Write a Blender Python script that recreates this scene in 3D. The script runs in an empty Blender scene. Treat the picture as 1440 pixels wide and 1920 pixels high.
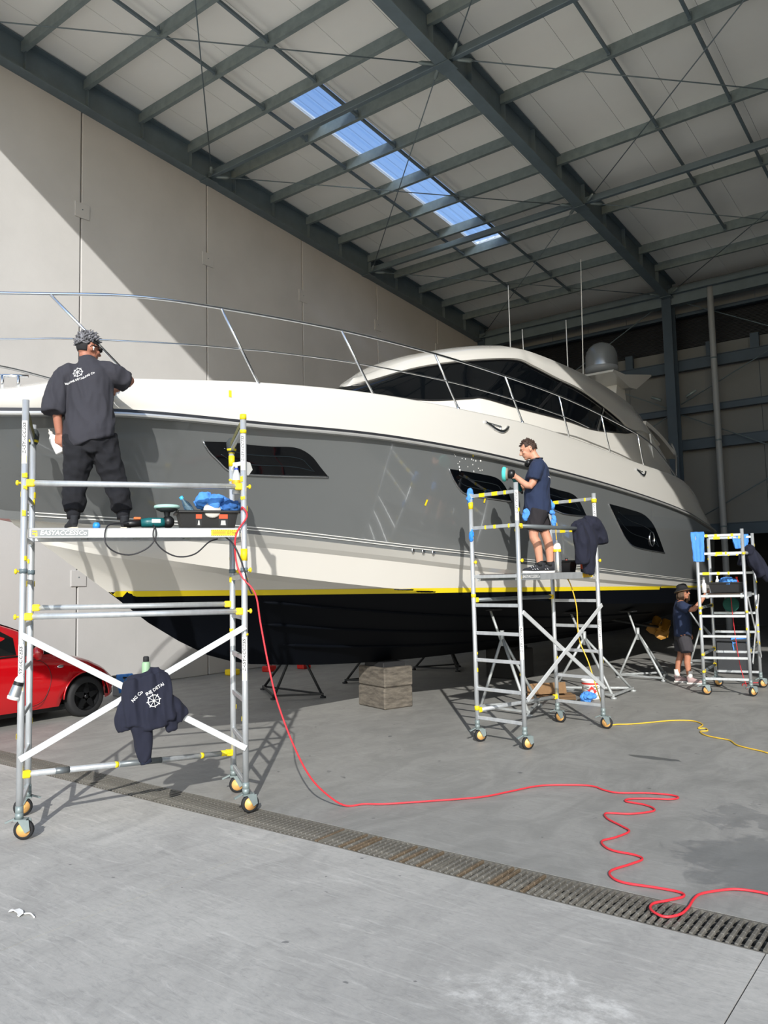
import bpy, bmesh, math, random
import numpy as np
from mathutils import Vector, Matrix, noise
from mathutils.bvhtree import BVHTree
random.seed(7)
SC = bpy.context.scene
COL = SC.collection

# ---------------------------------------------------------------- camera
cd = bpy.data.cameras.new('camera'); CAM = bpy.data.objects.new('camera', cd); COL.objects.link(CAM)
cd.sensor_fit = 'VERTICAL'; cd.sensor_height = 36.0; cd.sensor_width = 27.0
cd.lens = 1488.9/1920*36.0; cd.clip_start = .05; cd.clip_end = 500
def _cam(p, r, w, loc):
    f = Vector((-math.sin(w)*math.cos(p), math.cos(w)*math.cos(p), math.sin(p)))
    rt = Vector((math.cos(w), math.sin(w), 0)); up = rt.cross(f)
    c, s = math.cos(r), math.sin(r)
    X = rt*c+up*s; Y = up*c-rt*s
    m = Matrix(((X.x, Y.x, -f.x, loc[0]), (X.y, Y.y, -f.y, loc[1]), (X.z, Y.z, -f.z, loc[2]), (0, 0, 0, 1)))
    CAM.matrix_world = m
_cam(.084005, -.022166, .653685, (0, 0, 1.9))
SC.camera = CAM

# ---------------------------------------------------------------- light
SUN_DIR = Vector((-.56, .69, -.468)).normalized()          # direction the light travels
world = bpy.data.worlds.new('sky'); SC.world = world; world.use_nodes = True
wn = world.node_tree; wn.nodes.clear()
wo = wn.nodes.new('ShaderNodeOutputWorld'); bg = wn.nodes.new('ShaderNodeBackground'); sky = wn.nodes.new('ShaderNodeTexSky')
sky.sky_type = 'NISHITA'; sky.sun_disc = False; sky.sun_elevation = math.radians(27.8)
sky.sun_rotation = math.atan2(-SUN_DIR.x, -SUN_DIR.y); sky.air_density = 1.0; sky.dust_density = .6; sky.ozone_density = 1.2
bg.inputs['Strength'].default_value = .2
wn.links.new(sky.outputs[0], bg.inputs[0]); wn.links.new(bg.outputs[0], wo.inputs[0])
sl = bpy.data.lights.new('sun', 'SUN'); SUN = bpy.data.objects.new('sun', sl); COL.objects.link(SUN)
sl.energy = 4.1; sl.angle = math.radians(.53); sl.color = (1, .97, .925)
SUN.rotation_euler = SUN_DIR.to_track_quat('-Z', 'Y').to_euler(); SUN.location = (12, -14, 14)
vs = SC.view_settings; vs.view_transform = 'Standard'; vs.look = 'None'; vs.gamma = 1; vs.use_curve_mapping = False
vs.exposure = .24
try:
    SC.cycles.max_bounces = 8; SC.cycles.diffuse_bounces = 5; SC.cycles.transparent_max_bounces = 12
except Exception: pass

# ---------------------------------------------------------------- helpers
V = Vector
def lin(c):
    if isinstance(c, str): c = tuple(int(c[i:i+2], 16)/255 for i in (0, 2, 4))
    return tuple((x/12.92 if x <= .04045 else ((x+.055)/1.055)**2.4) for x in c)
MATS = {}
def mat(name, col, rough=.5, metal=0., var=.0, scale=4., bump=0., bscale=60., coat=0., spec=.5, stretch=None, trans=0., alpha=1., emit=None):
    if name in MATS: return MATS[name]
    m = bpy.data.materials.new(name); m.use_nodes = True; MATS[name] = m
    nt = m.node_tree; b = nt.nodes['Principled BSDF']; L = nt.links.new
    c = lin(col)
    b.inputs['Base Color'].default_value = (*c, 1); b.inputs['Roughness'].default_value = rough
    b.inputs['Metallic'].default_value = metal; b.inputs['Coat Weight'].default_value = coat; b.inputs['Coat Roughness'].default_value = .04
    b.inputs['Specular IOR Level'].default_value = spec
    if trans: b.inputs['Transmission Weight'].default_value = trans
    if alpha < 1: b.inputs['Alpha'].default_value = alpha
    if var or bump:
        tc = nt.nodes.new('ShaderNodeTexCoord'); mp = nt.nodes.new('ShaderNodeMapping'); L(tc.outputs['Object'], mp.inputs[0])
        if stretch: mp.inputs['Scale'].default_value = stretch
    if var:
        n = nt.nodes.new('ShaderNodeTexNoise'); n.inputs['Scale'].default_value = scale; n.inputs['Detail'].default_value = 6; n.inputs['Roughness'].default_value = .6
        L(mp.outputs[0], n.inputs['Vector'])
        mr = nt.nodes.new('ShaderNodeMapRange'); mr.inputs[1].default_value = .3; mr.inputs[2].default_value = .7
        L(n.outputs['Fac'], mr.inputs[0])
        mx = nt.nodes.new('ShaderNodeMix'); mx.data_type = 'RGBA'
        mx.inputs[6].default_value = (*[x*(1-var) for x in c], 1); mx.inputs[7].default_value = (*[min(1, x*(1+var)) for x in c], 1)
        L(mr.outputs[0], mx.inputs[0]); L(mx.outputs[2], b.inputs['Base Color'])
    if bump:
        n2 = nt.nodes.new('ShaderNodeTexNoise'); n2.inputs['Scale'].default_value = bscale; n2.inputs['Detail'].default_value = 4
        L(mp.outputs[0], n2.inputs['Vector'])
        bp = nt.nodes.new('ShaderNodeBump'); bp.inputs['Strength'].default_value = bump; bp.inputs['Distance'].default_value = .02
        L(n2.outputs['Fac'], bp.inputs['Height']); L(bp.outputs[0], b.inputs['Normal'])
    return m

class MB:
    def __init__(s): s.v = []; s.f = []; s.m = []; s.s = []
    def add(s, vs, fs, mi=0, sm=False):
        o = len(s.v); s.v += [V(p) for p in vs]
        for f in fs: s.f.append([o+i for i in f]); s.m.append(mi); s.s.append(sm)
    def box(s, c, size, ax=None, mi=0, bev=0.):
        c = V(c); h = [d/2 for d in size]
        A = ax if ax else (V((1, 0, 0)), V((0, 1, 0)), V((0, 0, 1)))
        P = lambda a, b, d: c+A[0]*a+A[1]*b+A[2]*d
        if bev <= 0:
            vs = [P(h[0]*i, h[1]*j, h[2]*k) for i in (-1, 1) for j in (-1, 1) for k in (-1, 1)]
            s.add(vs, [(0, 1, 3, 2), (4, 6, 7, 5), (0, 4, 5, 1), (2, 3, 7, 6), (0, 2, 6, 4), (1, 5, 7, 3)], mi); return
        b = min(bev, min(h)*.9); vs = []; idx = {}
        for i in (-1, 1):
            for j in (-1, 1):
                for k in (-1, 1):
                    for a in range(3):
                        q = [h[0]*i, h[1]*j, h[2]*k]
                        for t in range(3):
                            if t != a: q[t] -= b*(i, j, k)[t]
                        idx[(i, j, k, a)] = len(vs); vs.append(P(*q))
        fs = []
        for a in range(3):
            for sg in (-1, 1):
                o = [(-1, -1), (1, -1), (1, 1), (-1, 1)]; r = []
                for (p, q) in o:
                    t = [0, 0, 0]; t[a] = sg; t[(a+1) % 3] = p; t[(a+2) % 3] = q; r.append(idx[(*t, a)])
                fs.append(r if sg > 0 else r[::-1])
        for a in range(3):
            b1, c1 = (a+1) % 3, (a+2) % 3
            for p in (-1, 1):
                for q in (-1, 1):
                    t0 = [0, 0, 0]; t0[b1] = p; t0[c1] = q
                    lo = list(t0); lo[a] = -1; hi = list(t0); hi[a] = 1
                    r = [idx[(*lo, b1)], idx[(*hi, b1)], idx[(*hi, c1)], idx[(*lo, c1)]]
                    fs.append(r if p*q < 0 else r[::-1])
        for i in (-1, 1):
            for j in (-1, 1):
                for k in (-1, 1):
                    r = [idx[(i, j, k, a)] for a in range(3)]; fs.append(r if i*j*k > 0 else r[::-1])
        s.add(vs, fs, mi)
    def beam(s, p, q, w, h, up=(0, 0, 1), mi=0, bev=0.):
        p = V(p); q = V(q); d = (q-p); L = d.length; d.normalize(); up = V(up)
        r = d.cross(up); r = r.normalized() if r.length > 1e-6 else V((1, 0, 0)); u = r.cross(d)
        s.box((p+q)/2, (L, w, h), (d, r, u), mi, bev)
    def frames(s, pts, closed=False):
        n = len(pts); T = []
        for i in range(n):
            a = pts[i-1] if (i > 0 or closed) else pts[0]; b = pts[(i+1) % n] if (i < n-1 or closed) else pts[-1]
            t = (b-a); T.append(t.normalized() if t.length > 1e-9 else V((0, 0, 1)))
        up = V((0, 0, 1)) if abs(T[0].z) < .9 else V((1, 0, 0))
        r = T[0].cross(up).normalized(); out = []
        for i in range(n):
            r = r-T[i]*r.dot(T[i]); r.normalize(); out.append((r.copy(), T[i].cross(r)))
        return out
    def tube(s, pts, r, seg=8, mi=0, closed=False, cap=True, sm=True, ref=None):
        pts = [V(p) for p in pts]; n = len(pts); fr = s.frames(pts, closed)
        rr = r if isinstance(r, (list, tuple)) else [r]*n
        vs = []
        for i in range(n):
            a, b = fr[i]
            if ref is not None:
                t = a.cross(b); a = V(ref); a = (a-t*a.dot(t)).normalized(); b = t.cross(a)
            ra, rb = rr[i] if isinstance(rr[i], (list, tuple)) else (rr[i], rr[i])
            for k in range(seg):
                an = 2*math.pi*k/seg; vs.append(pts[i]+a*(ra*math.cos(an))+b*(rb*math.sin(an)))
        fs = []
        for i in range(n if closed else n-1):
            j = (i+1) % n
            for k in range(seg):
                l = (k+1) % seg; fs.append((i*seg+k, i*seg+l, j*seg+l, j*seg+k))
        s.add(vs, fs, mi, sm)
        if cap and not closed:
            o = len(s.v)-n*seg
            s.f.append([o+k for k in range(seg)][::-1]); s.m.append(mi); s.s.append(False)
            s.f.append([o+(n-1)*seg+k for k in range(seg)]); s.m.append(mi); s.s.append(False)
    def lathe(s, prof, o, ax=(0, 0, 1), seg=24, mi=0, sm=True):
        o = V(o); ax = V(ax).normalized(); t = V((1, 0, 0)) if abs(ax.x) < .9 else V((0, 1, 0))
        a = ax.cross(t).normalized(); b = ax.cross(a); vs = []
        for (r, h) in prof:
            for k in range(seg):
                an = 2*math.pi*k/seg; vs.append(o+ax*h+(a*math.cos(an)+b*math.sin(an))*max(r, 1e-5))
        fs = [(i*seg+k, i*seg+(k+1) % seg, (i+1)*seg+(k+1) % seg, (i+1)*seg+k) for i in range(len(prof)-1) for k in range(seg)]
        s.add(vs, fs, mi, sm)
    def ball(s, c, r, mi=0, seg=14, rings=9, ax=None, sm=True):
        c = V(c); r = (r, r, r) if not isinstance(r, (list, tuple)) else r
        A = ax if ax else (V((1, 0, 0)), V((0, 1, 0)), V((0, 0, 1)))
        vs = []
        for i in range(rings+1):
            th = math.pi*i/rings
            for k in range(seg):
                ph = 2*math.pi*k/seg; st = max(math.sin(th), 1e-4)
                vs.append(c+A[0]*(r[0]*st*math.cos(ph))+A[1]*(r[1]*st*math.sin(ph))+A[2]*(r[2]*math.cos(th)))
        s.add(vs, [(i*seg+k, (i+1)*seg+k, (i+1)*seg+(k+1) % seg, i*seg+(k+1) % seg) for i in range(rings) for k in range(seg)], mi, sm)
    def grid(s, rows, mi=0, sm=True, flip=False):
        n = len(rows[0]); vs = [p for r in rows for p in r]; fs = []
        for i in range(len(rows)-1):
            for k in range(n-1):
                f = (i*n+k, i*n+k+1, (i+1)*n+k+1, (i+1)*n+k); fs.append(f[::-1] if flip else f)
        s.add(vs, fs, mi, sm)
    def prism(s, poly, o, ea, eb, th, mi=0):
        o = V(o); ea = V(ea); eb = V(eb); en = ea.cross(eb).normalized(); n = len(poly)
        lo = [o+ea*a+eb*b for a, b in poly]; hi = [p+en*th for p in lo]
        s.add(lo+hi, [list(range(n))[::-1], list(range(n, 2*n))]+[(i, (i+1) % n, n+(i+1) % n, n+i) for i in range(n)], mi)
    def sheet(s, rows, th, mi=0, sm=True):
        """closed sheet of thickness th from a grid of points"""
        R = len(rows); n = len(rows[0]); nor = []
        for i in range(R):
            rr = []
            for k in range(n):
                a = V(rows[min(i+1, R-1)][k])-V(rows[max(i-1, 0)][k]); b = V(rows[i][min(k+1, n-1)])-V(rows[i][max(k-1, 0)])
                q = a.cross(b); rr.append(q.normalized() if q.length > 1e-9 else V((0, 0, 1)))
            nor.append(rr)
        back = [[V(rows[i][k])-nor[i][k]*th for k in range(n)] for i in range(R)]
        s.grid(rows, mi, sm, True); s.grid(back, mi, sm)
        for A, B in ((rows[0], back[0]), (back[-1], rows[-1]), ([r[-1] for r in rows], [r[-1] for r in back]), ([r[0] for r in back], [r[0] for r in rows])):
            s.grid([A, B], mi, False)
    def mesh(s, name, org=(0, 0, 0)):
        me = bpy.data.meshes.new(name); o = V(org)
        me.from_pydata([tuple(p-o) for p in s.v], [], s.f); me.update()
        me.polygons.foreach_set('material_index', s.m); me.polygons.foreach_set('use_smooth', s.s); me.update()
        return me

ORG = {}
def origin(o): return ORG.get(o.name, V((0, 0, 0)))
def setp(o, label=None, cat=None, group=None, kind=None):
    if label: o['label'] = label
    if cat: o['category'] = cat
    if group: o['group'] = group
    if kind: o['kind'] = kind
    return o
def thing(name, label, cat, loc, group=None, kind=None):
    o = bpy.data.objects.new(name, None); COL.objects.link(o); o.location = loc; o.empty_display_size = .1
    ORG[o.name] = V(loc); return setp(o, label, cat, group, kind)
def aslist(m): return m if isinstance(m, (list, tuple)) else [m]
def part(name, mb, m, parent=None, label=None, loc=None, kind=None):
    """mb in world coordinates -> mesh object; a child keeps its parent's origin"""
    org = origin(parent) if parent else V(loc if loc is not None else (0, 0, 0))
    me = mb.mesh(name, org) if isinstance(mb, MB) else mb
    if not isinstance(mb, MB): me.transform(Matrix.Translation(-org))
    for x in aslist(m): me.materials.append(x)
    o = bpy.data.objects.new(name, me); COL.objects.link(o)
    if parent: o.parent = parent
    else: o.location = org
    ORG[o.name] = org; return setp(o, label, None, None, kind)
def single(name, mb, m, label, cat, group=None, loc=None, kind=None):
    if loc is None:
        pts = mb.v if isinstance(mb, MB) else [v.co for v in mb.vertices]
        loc = ((min(p[0] for p in pts)+max(p[0] for p in pts))/2, (min(p[1] for p in pts)+max(p[1] for p in pts))/2, min(p[2] for p in pts))
    return setp(part(name, mb, m, None, loc=loc), label, cat, group, kind)
def dup(o, parent, off):
    c = o.copy(); COL.objects.link(c); c.parent = parent; c.location = V(o.location)+V(off); ORG[c.name] = origin(o)+V(off); return c
def evalmesh(me, mods):
    ob = bpy.data.objects.new('tmp', me); COL.objects.link(ob)
    for ty, kw in mods:
        m = ob.modifiers.new(ty, ty)
        for k, v in kw.items(): setattr(m, k, v)
    dg = bpy.context.evaluated_depsgraph_get(); dg.update()
    r = bpy.data.meshes.new_from_object(ob.evaluated_get(dg)); bpy.data.objects.remove(ob); return r
def fuse(mb, voxel, smooth=3):
    """one continuous skin over overlapping closed shapes"""
    me = mb.mesh('fuse')
    r = evalmesh(me, [('REMESH', dict(mode='VOXEL', voxel_size=voxel)), ('SMOOTH', dict(factor=.5, iterations=smooth))])
    for p in r.polygons: p.use_smooth = True
    r.materials.clear(); return r
def folds(me, amp, sc, seed=0.):
    """cloth wrinkles: push vertices along their normals by stretched noise"""
    ns = [v.normal.copy() for v in me.vertices]
    for v, n in zip(me.vertices, ns):
        p = V((v.co.x*sc[0]+seed, v.co.y*sc[1], v.co.z*sc[2]))
        q = V((p.x*1.15+p.z*.55, p.y*1.15-p.z*.35, p.z*.8+p.x*.3+9.1)); r = 1-2.2*abs(noise.noise(q))
        k = .35*noise.noise(p)+.3*noise.noise(p*2.3)+.7*max(r, -.35)
        v.co += n*amp*(k-.05)
    me.update(); return me
_tc = {}
def text2d(body, size=1., align='CENTER', bold=0., shear=0.):
    key = (body, align, bold, shear)
    if key not in _tc:
        cu = bpy.data.curves.new('t', 'FONT'); cu.body = body; cu.align_x = align; cu.align_y = 'CENTER'; cu.resolution_u = 2; cu.offset = bold; cu.shear = shear
        ob = bpy.data.objects.new('t', cu); COL.objects.link(ob)
        dg = bpy.context.evaluated_depsgraph_get(); dg.update()
        me = bpy.data.meshes.new_from_object(ob.evaluated_get(dg))
        _tc[key] = ([(v.co.x, v.co.y) for v in me.vertices], [list(p.vertices) for p in me.polygons])
        bpy.data.objects.remove(ob); bpy.data.meshes.remove(me)
    v, f = _tc[key]; return [(x*size, y*size) for x, y in v], f
def flat_text(mb, body, size, o, ea, eb, mi=0, **k):
    v, f = text2d(body, size, **k); o = V(o); mb.add([o+V(ea)*x+V(eb)*y for x, y in v], f, mi)
def on_surface(mb, v2, f, o, ea, eb, dirn, bvh, off=.003, mi=0):
    o = V(o); ea = V(ea); eb = V(eb); d = V(dirn).normalized(); vs = []
    for x, y in v2:
        q = o+ea*x+eb*y; h = bvh.ray_cast(q-d*.6, d, 2.)[0]; vs.append((h if h else q)-d*off)
    mb.add(vs, f, mi)
def bvh_of(me): return BVHTree.FromPolygons([v.co for v in me.vertices], [list(p.vertices) for p in me.polygons])
def curve(pts, n):
    """smooth Catmull-Rom through points"""
    P = [V(p) for p in pts]; out = []; m = len(P)
    for i in range(m-1):
        p0 = P[max(i-1, 0)]; p1 = P[i]; p2 = P[i+1]; p3 = P[min(i+2, m-1)]
        for k in range(n):
            t = k/n; out.append(.5*((2*p1)+(p2-p0)*t+(2*p0-5*p1+4*p2-p3)*t*t+(3*p1-p0-3*p2+p3)*t**3))
    out.append(P[-1]); return out
def interp(x, tab): return float(np.interp(x, [a for a, b in tab], [b for a, b in tab]))
def spl(x, tab):
    """monotone-ish cubic through a table"""
    xs = [a for a, b in tab]; ys = [b for a, b in tab]
    if x <= xs[0]: return ys[0]
    if x >= xs[-1]: return ys[-1]
    i = max(k for k in range(len(xs)-1) if xs[k] <= x); h = xs[i+1]-xs[i]; t = (x-xs[i])/h
    sl = lambda k: (ys[min(k+1, len(xs)-1)]-ys[max(k-1, 0)])/(xs[min(k+1, len(xs)-1)]-xs[max(k-1, 0)])
    a, b = sl(i)*h, sl(i+1)*h
    return (2*t**3-3*t*t+1)*ys[i]+(t**3-2*t*t+t)*a+(-2*t**3+3*t*t)*ys[i+1]+(t**3-t*t)*b

# ---------------------------------------------------------------- materials
M_CONC = mat('precast_concrete', 'B5B4B2', .85, var=.07, scale=.6, bump=.06, bscale=30)
M_SEAM = mat('seam_filler', '4A4A48', .9)
M_PANEL = mat('insulated_roof_panel', 'F1F0E9', .42, var=.03, scale=.8)
M_STEEL = mat('painted_blue_grey_steel', '5F6D73', .5, var=.12, scale=3)
M_STEEL2 = mat('galvanised_grey_steel', '808C8B', .45, var=.15, scale=6, metal=.25)
M_STEELB = mat('dark_blue_steel', '33424F', .5, var=.1, scale=3)
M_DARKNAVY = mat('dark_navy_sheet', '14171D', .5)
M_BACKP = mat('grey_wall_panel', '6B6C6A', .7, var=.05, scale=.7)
M_ALU = mat('scaffold_aluminium', 'C9CDCF', .33, metal=.55, var=.12, scale=14, stretch=(1, 1, .3))
M_ALUW = mat('flat_aluminium_bar', 'CDD0D0', .45, metal=.25, var=.06, scale=12)
M_YEL = mat('yellow_plastic', 'F2D21F', .5, var=.06, scale=20)
M_TAPE = mat('yellow_tape', 'E8D019', .55)
M_BLACK = mat('black_plastic', '141517', .4)
M_RUB = mat('black_rubber', '1B1C1E', .75)
M_ORANGE = mat('castor_hub', 'E9B26B', .45)
M_CHROME = mat('polished_stainless', 'E6E8EA', .12, metal=1.)
M_BLUE = mat('blue_cloth', '4E8FDD', .9, var=.12, scale=30, bump=.25, bscale=250)
M_NAVY = mat('navy_fabric', '151829', .9, var=.1, scale=20, bump=.2, bscale=300)
M_WHITE = mat('white_plastic', 'EDEDEA', .35)
M_REDP = mat('red_plastic', 'C42A22', .4)
def floor_mat():
    m = bpy.data.materials.new('worn_concrete_floor'); m.use_nodes = True; nt = m.node_tree; b = nt.nodes['Principled BSDF']; L = nt.links.new
    tc = nt.nodes.new('ShaderNodeTexCoord')
    def nz(scale, det=6, ro=.6, sx=(1, 1, 1), dist=0.):
        mp = nt.nodes.new('ShaderNodeMapping'); mp.inputs['Scale'].default_value = sx; L(tc.outputs['Object'], mp.inputs[0])
        n = nt.nodes.new('ShaderNodeTexNoise'); n.inputs['Scale'].default_value = scale; n.inputs['Detail'].default_value = det; n.inputs['Roughness'].default_value = ro; n.inputs['Distortion'].default_value = dist
        L(mp.outputs[0], n.inputs['Vector']); return n.outputs['Fac']
    def rng(s, a, b_, c=0., d=1.):
        r = nt.nodes.new('ShaderNodeMapRange'); r.inputs[1].default_value = a; r.inputs[2].default_value = b_; r.inputs[3].default_value = c; r.inputs[4].default_value = d; L(s, r.inputs[0]); return r.outputs[0]
    def mix(f, a, c):
        x = nt.nodes.new('ShaderNodeMix'); x.data_type = 'RGBA'; L(f, x.inputs[0])
        for s, i in ((a, 6), (c, 7)):
            if isinstance(s, tuple): x.inputs[i].default_value = (*s, 1)
            else: L(s, x.inputs[i])
        return x.outputs[2]
    def math2(op, a, c):
        x = nt.nodes.new('ShaderNodeMath'); x.operation = op
        for i, s in enumerate((a, c)):
            if isinstance(s, (int, float)): x.inputs[i].default_value = s
            else: L(s, x.inputs[i])
        return x.outputs[0]
    big = nz(.45, 5, .6, (1, 1, 1), 1.2); mid = nz(2.2, 8, .65, (1, .5, 1), 1.5); fine = nz(28, 4, .7); scr = nz(5, 6, .7, (.25, 2.2, 1), 2.)
    c = mix(rng(big, .32, .68), lin('A3A19C'), lin('B8B6B0'))
    c = mix(rng(mid, .45, .75, 0, .55), c, lin('858480'))
    c = mix(rng(scr, .54, .70, 0, .6), c, lin('CBC9C3'))
    c = mix(rng(nz(11, 7, .75, (.4, 1.6, 1), 2.5), .5, .68, 0, .45), c, lin('7B7B78'))
    c = mix(rng(fine, .3, .75, 0, .3), c, lin('878988'))
    # the inner slab is more worn and darker than the apron outside the drain
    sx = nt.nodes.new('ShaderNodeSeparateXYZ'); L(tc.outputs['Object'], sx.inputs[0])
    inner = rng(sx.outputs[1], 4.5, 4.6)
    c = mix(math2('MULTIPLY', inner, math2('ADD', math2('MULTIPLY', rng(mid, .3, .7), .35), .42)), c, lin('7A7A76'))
    # damp patch on the slab to the right
    def blob(cx, cy, rx, ry):
        dx = math2('DIVIDE', math2('SUBTRACT', sx.outputs[0], cx), rx); dy = math2('DIVIDE', math2('SUBTRACT', sx.outputs[1], cy), ry)
        return math2('ADD', math2('MULTIPLY', dx, dx), math2('MULTIPLY', dy, dy))
    wn_ = math2('MULTIPLY', math2('SUBTRACT', nz(3.2, 8, .68, (1, 1, 1), 1.2), .5), 3.4)
    d1 = rng(math2('ADD', blob(-1.1, 5.75, .75, .62), wn_), 1.15, .75)
    d2 = rng(math2('ADD', blob(-2.93, 8.3, .26, .07), wn_), 1.0, .8)
    d3 = rng(math2('ADD', blob(-1.7, 6.7, .35, .5), math2('MULTIPLY', wn_, 1.6)), .5, .3)
    damp = math2('MAXIMUM', math2('MAXIMUM', math2('MULTIPLY', d1, .55), d2), math2('MULTIPLY', d3, .4))
    c = mix(math2('MULTIPLY', damp, .8), c, lin('55585A'))
    # pale scuffed ring and dark specks on the apron
    d4 = rng(math2('ADD', blob(-1.75, 3.35, .45, .3), math2('MULTIPLY', wn_, 1.5)), 1.1, .2)
    c = mix(math2('MULTIPLY', math2('MULTIPLY', d4, rng(nz(9, 6, .75), .4, .6)), .6), c, lin('DAD9D4'))
    spk = rng(nz(7.5, 2, .5), .735, .75); c = mix(math2('MULTIPLY', spk, .65), c, lin('4E5052'))
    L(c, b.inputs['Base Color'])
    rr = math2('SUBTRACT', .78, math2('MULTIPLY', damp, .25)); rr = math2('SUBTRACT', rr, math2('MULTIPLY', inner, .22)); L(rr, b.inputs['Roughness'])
    bp = nt.nodes.new('ShaderNodeBump'); bp.inputs['Strength'].default_value = .12; bp.inputs['Distance'].default_value = .01; L(fine, bp.inputs['Height']); L(bp.outputs[0], b.inputs['Normal'])
    return m
M_FLOOR = floor_mat()
# ================================================================ the setting
WX = -13.11; YB = 22.9; XR = 12.0; YF = 3.75
def zb(y): return 10.94+.082*(6.43-y)       # underside of rafters: roof falls to the back
# ---- floor: slabs with saw-cut joints, a channel left open for the drain
fl = thing('floor', 'grey concrete floor with saw cut joints and scuffs', None, (0, 0, 0), kind='structure')
xs = [-60, -17.24, -14.0, -10.76, -7.52, -4.28, -1.04, 2.2, 5.44, 8.68, 60]
for i in range(len(xs)-1):
    b = MB(); b.box(((xs[i]+xs[i+1])/2, (4.40-60)/2, -.1), (xs[i+1]-xs[i]-.008, 64.40, .2)); part('slab', b, M_FLOOR, fl)
xs2 = [-13.11, -4.28, 2.2, 12]; ys2 = [4.77, 17.4, 40]
for i in range(3):
    for j in range(2):
        b = MB(); b.box(((xs2[i]+xs2[i+1])/2, (ys2[j]+ys2[j+1])/2, -.1), (xs2[i+1]-xs2[i]-.006, ys2[j+1]-ys2[j]-.006, .2)); part('slab', b, M_FLOOR, fl)
b = MB(); b.box((0, -8, -.26), (130, 110, .1)); part('sub_base', b, M_SEAM, fl)
# ---- drain channel with a slotted steel grate
M_GRATE = mat('grate_steel', '78756D', .55, metal=.3, var=.3, scale=3.5, bump=.2, bscale=80)
M_RUST = mat('rusty_grate_steel', '6E604E', .65, metal=.3, var=.4, scale=5, bump=.2, bscale=80)
dr = thing('drain_grate', 'slotted steel trench drain grate crossing the floor', 'drain grate', (-5, 4.585, 0))
b = MB(); b.box((-4.95, 4.585, -.19), (16.2, .36, .02)); part('channel_bed', b, mat('drain_bed', '26241F', .9), dr)
for y in (4.408, 4.762):
    b = MB(); b.box((-4.95, y, -.08), (16.2, .016, .158)); part('edge_angle', b, M_GRATE, dr)
bar = None
x = -.55; k = 0
while x > -11.6:
    if bar is None:
        b = MB()
        for j in range(4): b.box((x, 4.432+.041+j*.0815, -.011), (.021, .0815, .022), bev=.004)
        bar = part('bar', b, M_GRATE, dr); bar2 = bar.copy(); bar2.data = bar.data.copy(); bar2.data.materials[0] = M_RUST; k = 0
        x0 = x
    else:
        o = dup(bar, dr, (x-x0, 0, random.uniform(-.0015, .0015)))
        if -4.2 < x < -2.4 and random.random() < .35: o.data = bar2.data
    x -= .0455
bpy.data.objects.remove(bar2)
for y in (4.49, 4.585, 4.68):
    b = MB(); b.box((-5.95, y, -.03), (11.6, .008, .02)); part('cross_rod', b, M_GRATE, dr)
for i in range(12):
    b = MB(); b.box((-.05-i*1.0, 4.585, -.008), (.012, .33, .03)); part('end_plate', b, M_GRATE, dr)
# ---- left wall: precast panels, 3 m wide, open joints, square cover plates
wl = thing('wall_left', 'pale precast concrete panel wall', None, (WX, 10, 0), kind='structure')
b = MB(); b.box((WX-.32, 12, 5.9), (.1, 40, 12.2)); part('backing', b, M_SEAM, wl)
y = -4.0
while y < 23:
    y1 = min(y+3, YB+.2); zt = zb((y+y1)/2)+.9
    b = MB(); b.box((WX-.11, (y+y1)/2, zt/2), (.22, y1-y-.03, zt), bev=.01); part('panel', b, M_CONC, wl); y += 3
for yy in (8.02, 11.02, 14.02, 17.02, 20.02, 5.02):
    for z in (8.89, 2.03):
        b = MB(); b.box((WX+.008, yy, z), (.022, .30, .29), bev=.004); p = part('cover_plate', b, M_CONC, wl)
        b = MB(); b.lathe([(0, .004), (.012, .004), (.012, 0)], (WX+.018, yy, z+.02), (1, 0, 0), 10); part('bolt', b, M_STEEL, p)
# ---- back wall: steel columns and girts carrying panels, dark band, deep dark bay below
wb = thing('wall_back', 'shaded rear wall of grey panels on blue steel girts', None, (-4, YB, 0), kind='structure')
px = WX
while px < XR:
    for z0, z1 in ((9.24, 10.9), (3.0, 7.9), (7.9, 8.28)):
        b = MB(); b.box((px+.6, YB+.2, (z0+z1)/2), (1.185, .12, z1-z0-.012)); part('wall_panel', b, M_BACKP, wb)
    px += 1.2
b = MB()
n = 120
for i in range(n):
    z0 = 8.28+i*.96/24
    if i >= 24: break
    b.box((-.5, YB+.25, z0+.02), (25.5, .05, .022))
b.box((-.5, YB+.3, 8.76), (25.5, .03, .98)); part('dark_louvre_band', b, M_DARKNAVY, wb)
for z, h in ((7.75, .3), (6.45, .17), (5.47, .28), (3.05, .3), (9.2, .08)):
    b = MB(); b.box((-.5, YB-.02, z), (25.3, .16, h)); b.box((-.5, YB-.09, z+h/2), (25.3, .08, .02)); b.box((-.5, YB-.09, z-h/2), (25.3, .08, .02)); part('girt', b, M_STEELB, wb)
for x in (-12.95, -6.9, -.65, 5.6):
    b = MB(); b.box((x, YB-.35, 5.0), (.02, .36, 10)); b.box((x, YB-.53, 5.0), (.26, .02, 10)); b.box((x, YB-.17, 5.0), (.26, .02, 10)); part('column', b, M_STEELB, wb)
for x in (-8.2, -5.9, -4.75, -10.4):
    b = MB(); b.box((x, YB-.05, 8.1), (.22, .1, .42)); part('girt_cleat', b, M_STEELB, wb)
b = MB(); b.tube(curve([(-5.72, YB-.45, 0), (-5.72, YB-.45, 6), (-5.72, YB-.45, 9.5), (-5.68, YB-.36, 9.72), (-5.6, YB-.2, 9.76)], 4), .085, 16); dp = part('downpipe', b, mat('grey_pvc_pipe', '8B8E90', .5), wb)
for z in (7.72, 5.45, 3.1):
    b = MB(); b.tube([(-5.72, YB-.45, z-.02), (-5.72, YB-.45, z+.02)], .092, 16); part('pipe_strap', b, M_STEEL, dp)
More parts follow.
